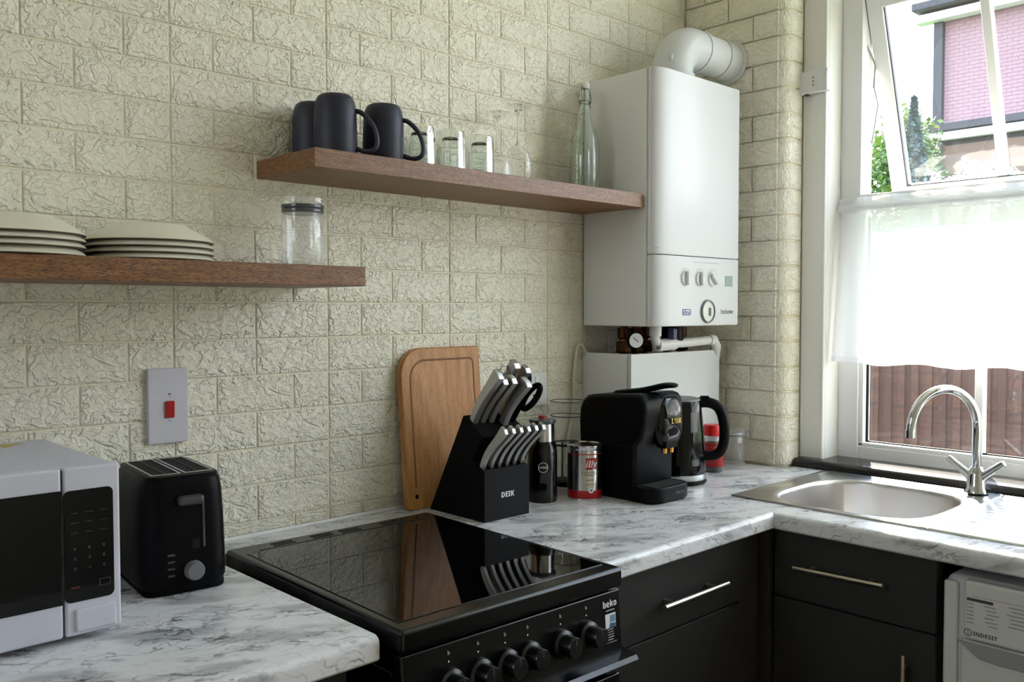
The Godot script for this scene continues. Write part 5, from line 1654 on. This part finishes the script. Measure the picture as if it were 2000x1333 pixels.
	for sx in [-0.013, 0.013]:
		part("nozzle", geo().tube([Vector3(0.098 + sx, 0.123, 0.355), Vector3(0.098 + sx, 0.108, 0.355)], [0.0075, 0.0060], 16), M.brass, m)
	part("seam", geo().box(Vector3(-0.0002, 0.128, 0.285), Vector3(0.0012, 0.0012, 0.09), 0.0003), M.void, m)
	# lever along the top with a raised tip
	var lv := [Vector3(0.075, 0.245, 0.225), Vector3(0.075, 0.249, 0.262), Vector3(0.075, 0.255, 0.300), Vector3(0.075, 0.262, 0.332), Vector3(0.075, 0.269, 0.362), Vector3(0.075, 0.271, 0.382), Vector3(0.075, 0.268, 0.392)]
	part("lever", geo().tube(smooth_path(lv, 4), [0.020, 0.022, 0.023, 0.024, 0.025, 0.025, 0.025, 0.025, 0.025, 0.025, 0.025, 0.025, 0.026, 0.026, 0.026, 0.026, 0.026, 0.026, 0.025, 0.024, 0.023, 0.021, 0.018, 0.013, 0.006], 16, true, 0.28), M.black, m)
	# drip tray: rounded front, outline (x, z)
	var tp := PackedVector2Array([Vector2(0.0, 0.325), Vector2(0.152, 0.325)])
	for k in 9:
		var a := PI / 2 * k / 8.0
		tp.append(Vector2(0.152 - 0.045 + cos(a) * 0.045, 0.362 + sin(a) * 0.030))
	for k in 9:
		var a := PI / 2 + PI / 2 * k / 8.0
		tp.append(Vector2(0.045 + cos(a) * 0.045, 0.362 + sin(a) * 0.030))
	var tray := part("drip_tray", geo().prism(tp, 0.0, 0.036, Transform3D(Basis(Vector3.RIGHT, Vector3.BACK, Vector3.DOWN), Vector3(0, 0.037, 0)), 0.004), M.black, m)
	part("tray_grid", geo().box(Vector3(0.076, 0.0375, 0.358), Vector3(0.115, 0.002, 0.045), 0.0008), M.void, tray)
	letters("tray_name", "PHILIPS", 0.0062, M.mid_grey, tray, xf(Vector3(0.098, 0.020, 0.3921)), 0.0004, 0.0, 1.0, 700)

	# kettle
	var k := thing("kettle", "glossy black electric kettle with steel base ring behind the coffee machine", "kettle", Vector3(1.2220, WT, 0.250), deg_to_rad(-43.0))
	part("base", geo().lathe([Vector2(0.0, 0.0), Vector2(0.070, 0.0), Vector2(0.073, 0.004), Vector2(0.072, 0.010), Vector2(0.0, 0.012)], 48), M.black, k)
	part("steel_ring", geo().lathe([Vector2(0.070, 0.010), Vector2(0.0715, 0.012), Vector2(0.0710, 0.026), Vector2(0.068, 0.028)], 48), M.tin, k)
	part("body", geo().lathe([Vector2(0.068, 0.0275), Vector2(0.0710, 0.029), Vector2(0.0700, 0.07), Vector2(0.0655, 0.13), Vector2(0.0600, 0.185), Vector2(0.0575, 0.210), Vector2(0.0555, 0.2130)], 48), M.black_gloss, k)
	part("lid", geo().lathe([Vector2(0.0560, 0.2120), Vector2(0.0540, 0.2165), Vector2(0.0440, 0.2200), Vector2(0.0420, 0.2200), Vector2(0.0, 0.2220)], 48), M.grey, k)
	part("spout", geo().prism(PackedVector2Array([Vector2(-0.054, 0.150), Vector2(-0.050, 0.212), Vector2(-0.078, 0.208), Vector2(-0.068, 0.185)]), -0.014, 0.014, Transform3D.IDENTITY, 0.004), M.black_gloss, k)
	var hp := smooth_path([Vector3(0.048, 0.205, 0), Vector3(0.080, 0.205, 0), Vector3(0.104, 0.192, 0), Vector3(0.117, 0.160, 0), Vector3(0.120, 0.115, 0), Vector3(0.112, 0.082, 0), Vector3(0.094, 0.068, 0), Vector3(0.064, 0.066, 0)], 5)
	part("handle", geo().tube(hp, 0.0118, 14, true, 1.15), M.black, k)
	part("lid_button", geo().box(Vector3(0.068, 0.219, 0), Vector3(0.022, 0.008, 0.018), 0.003, 2), M.black, k)
	part("water_window", geo().sheet(func(u: float, v: float) -> Vector3: return Vector3(cos(-1.10 + (u - 0.5) * 0.32) * lerpf(0.0712, 0.0612, v), lerpf(0.05, 0.185, v), -sin(-1.10 + (u - 0.5) * 0.32) * lerpf(0.0712, 0.0612, v)), 6, 8), M.smoke, k)

	# instant coffee jar with a red lid
	var j := thing("coffee_jar", "small glass coffee jar with red lid and red label behind the kettle handle", "jar", Vector3(1.4110, WT, 0.2280), atan2(-0.6768 - 1.411, 1.6166 - 0.228))
	part("body", geo().lathe([Vector2(0.0, 0.0), Vector2(0.0290, 0.0), Vector2(0.0310, 0.004), Vector2(0.0318, 0.045), Vector2(0.0300, 0.068), Vector2(0.0235, 0.086), Vector2(0.0205, 0.094), Vector2(0.0205, 0.100)], 36, Transform3D.IDENTITY, 0.0, TAU, 50.0), M.thin_glass, j)
	part("coffee", geo().lathe([Vector2(0.0, 0.004), Vector2(0.0285, 0.004), Vector2(0.0298, 0.045), Vector2(0.0290, 0.058), Vector2(0.0, 0.058)], 32), M.coffee, j)
	part("label", geo().lathe([Vector2(0.0316, 0.016), Vector2(0.0321, 0.017), Vector2(0.0322, 0.045), Vector2(0.0306, 0.066), Vector2(0.0262, 0.079)], 36), M.red_label, j)
	letters("jar_name", "NESCAFÉ", 0.0090, M.white_ink, j, Transform3D(Basis(Vector3.UP, 0.05), Vector3.ZERO) * xf(Vector3(0, 0.052, 0.0324)), 0.0004, 0.0324, 0.82, 700)
	part("lid", geo().lathe([Vector2(0.0, 0.0995), Vector2(0.0235, 0.0995), Vector2(0.0245, 0.103), Vector2(0.0245, 0.124), Vector2(0.0225, 0.129), Vector2(0.0, 0.1295)], 36), M.red_lid, j)
	# clip jar in the corner
	var cj := thing("clip_jar", "empty clear glass jar with wire clip lid in the corner by the tiled wall", "jar", Vector3(1.5180, WT, 0.2120))
	part("body", geo().lathe([Vector2(0.0, 0.003), Vector2(0.042, 0.0), Vector2(0.0455, 0.005), Vector2(0.0455, 0.080), Vector2(0.0430, 0.088)], 40, Transform3D.IDENTITY, 0.0, TAU, 50.0), M.thin_glass, cj)
	part("seal", geo().lathe([Vector2(0.0, 0.088), Vector2(0.0462, 0.088), Vector2(0.0470, 0.092), Vector2(0.0470, 0.099), Vector2(0.0455, 0.101), Vector2(0.0, 0.101)], 40), M.grey, cj)
	part("lid", geo().lathe([Vector2(0.0, 0.1012), Vector2(0.0465, 0.1012), Vector2(0.0480, 0.104), Vector2(0.0475, 0.109), Vector2(0.0, 0.111)], 40), M.thin_glass, cj)
	part("wire_clip", geo().tube(arc(Vector3(0, 0.096, 0), Vector3.RIGHT, Vector3.BACK, 0.0478, 0.0, TAU, 32), 0.0011, 8, false), M.steel, cj)


func bent_ring(r: float, R: float) -> Array:
	var o := []
	for k in 29:
		var a := TAU * k / 28.0
		var x := cos(a) * r / R
		o.append(Vector3(sin(x) * R, sin(a) * r, cos(x) * R))
	return o


func rim_path(cx: float, cy: float, z: float, rx: float, ry: float) -> Array:
	var o := []
	for i in 41:
		var a := TAU * i / 40.0
		var k := pow(pow(absf(cos(a)), 3.0) + pow(absf(sin(a)), 3.0), -1.0 / 3.0)
		o.append(Vector3(cx + cos(a) * k * rx, cy + sin(a) * k * ry, z))
	return o


func wall_plates() -> void:
	var s := thing("cooker_switch", "tall white cooker switch with red rocker on the tiled wall", "switch", Vector3(-0.0145, 1.1815, 0.0))
	part("plate", geo().box(Vector3(0, 0, 0.004), Vector3(0.0745, 0.138, 0.0095), 0.0022, 2), M.switch, s)
	part("rocker", geo().box(Vector3(0.002, -0.006, 0.0105), Vector3(0.0165, 0.031, 0.006), 0.0018, 2, xf(Vector3.ZERO, Vector3(0.05, 0, 0))), M.red, s)
	part("indicator", geo().box(Vector3(0.002, 0.0215, 0.0090), Vector3(0.0055, 0.0022, 0.0012), 0.0005), M.ink, s)
	part("printed_mark", geo().box(Vector3(0.002, -0.0275, 0.0089), Vector3(0.0055, 0.0016, 0.0006), 0.0002), M.faint_ink, s)
	part("printed_mark", geo().box(Vector3(0.002, 0.0165, 0.0089), Vector3(0.0055, 0.0010, 0.0006), 0.0002), M.faint_ink, s)
	var w := thing("wall_socket", "white wall socket plate half hidden behind the knives", "socket", Vector3(0.908, 1.152, 0.0))
	part("plate", geo().box(Vector3(0, 0, 0.004), Vector3(0.146, 0.086, 0.0095), 0.0022, 2), M.plastic_w, w)
	for sx in [-0.035, 0.035]:
		part("rocker", geo().box(Vector3(sx, 0.024, 0.009), Vector3(0.012, 0.018, 0.004), 0.001), M.white, w)
		for q in [Vector2(0.0, 0.006), Vector2(-0.011, -0.016), Vector2(0.011, -0.016)]:
			part("pin_hole", geo().box(Vector3(sx + q.x, q.y, 0.0088), Vector3(0.005, 0.007, 0.0008), 0.0002), M.void, w)
	var b := thing("junction_box", "small white box with three dots on the board left of the window", "junction box", Vector3(1.682, 1.995, 0.3815))
	part("case", geo().box(Vector3(-0.011, 0, 0), Vector3(0.022, 0.062, 0.088), 0.004, 2), M.plastic_w, b)
	part("cover_step", geo().box(Vector3(-0.0225, -0.004, 0.030), Vector3(0.003, 0.050, 0.026), 0.001), M.plastic_w, b)
	for k in 3:
		part("dot", geo().lathe([Vector2(0.0, 0.0008), Vector2(0.0022, 0.0006), Vector2(0.0022, 0.0)], 12, Transform3D(Basis(Vector3.BACK, PI / 2), Vector3(-0.0219, 0.010 - k * 0.010, 0.002))), M.mid_grey, b)
	part("clip", geo().box(Vector3(-0.010, -0.033, -0.022), Vector3(0.012, 0.006, 0.012), 0.001), M.mid_grey, b)


func curtain() -> void:
	var c := thing("net_curtain", "sheer white net curtain on a rod across the middle of the window", "curtain", Vector3(0, 0, 0))
	var xr := 1.752
	part("rod", geo().tube([Vector3(xr, 1.640, 0.414), Vector3(xr, 1.640, 1.72)], 0.005, 12), M.white, c)
	var n1 := noise(71, 5.5, 2)
	var fold := func(z: float) -> float:
		return n1.get_noise_2d(z * 1.0, 3.0) * 1.0 + 0.5 * sin(z * 88.0 + 2.0 * sin(z * 17.0))
	# hanging cloth: narrow ripples that open towards the hem
	var cloth := func(u: float, v: float) -> Vector3:
		var z := lerpf(0.424, 1.70, u)
		var y := lerpf(1.628, 1.207 + 0.004 * sin(z * 31.0), v)
		var amp := lerpf(0.0055, 0.011, v)
		var flare := exp(-(z - 0.424) / 0.06) * 0.012 * v
		return Vector3(xr - 0.030 * v + amp * fold.call(z) * (0.7 + 0.3 * v) - flare, y, z - exp(-(z - 0.424) / 0.03) * 0.004 * v)
	part("cloth", geo().sheet(cloth, 520, 24), M.voile, c)
	# gathered sleeve round the rod with a ruffled top
	var sleeve := func(u: float, v: float) -> Vector3:
		var z := lerpf(0.420, 1.705, u)
		var a := TAU * v
		var r: float = 0.011 + 0.0030 * fold.call(z * 1.3)
		return Vector3(xr + cos(a) * r, 1.640 + sin(a) * r * 1.25, z)
	part("rod_sleeve", geo().sheet(sleeve, 420, 14), M.hem, c)
	var ruffle := func(u: float, v: float) -> Vector3:
		var z := lerpf(0.420, 1.705, u)
		return Vector3(xr + (0.004 + 0.006 * v) * fold.call(z * 1.2 + 0.3), 1.650 + 0.022 * v + 0.002 * sin(z * 70.0) * v, z)
	part("ruffle", geo().sheet(ruffle, 420, 4), M.hem, c)
	var hem := func(u: float, v: float) -> Vector3:
		var q: Vector3 = cloth.call(u, lerpf(0.965, 1.0, v))
		return q + Vector3(-0.0015, 0, 0)
	part("hem", geo().sheet(hem, 420, 2), M.hem, c)
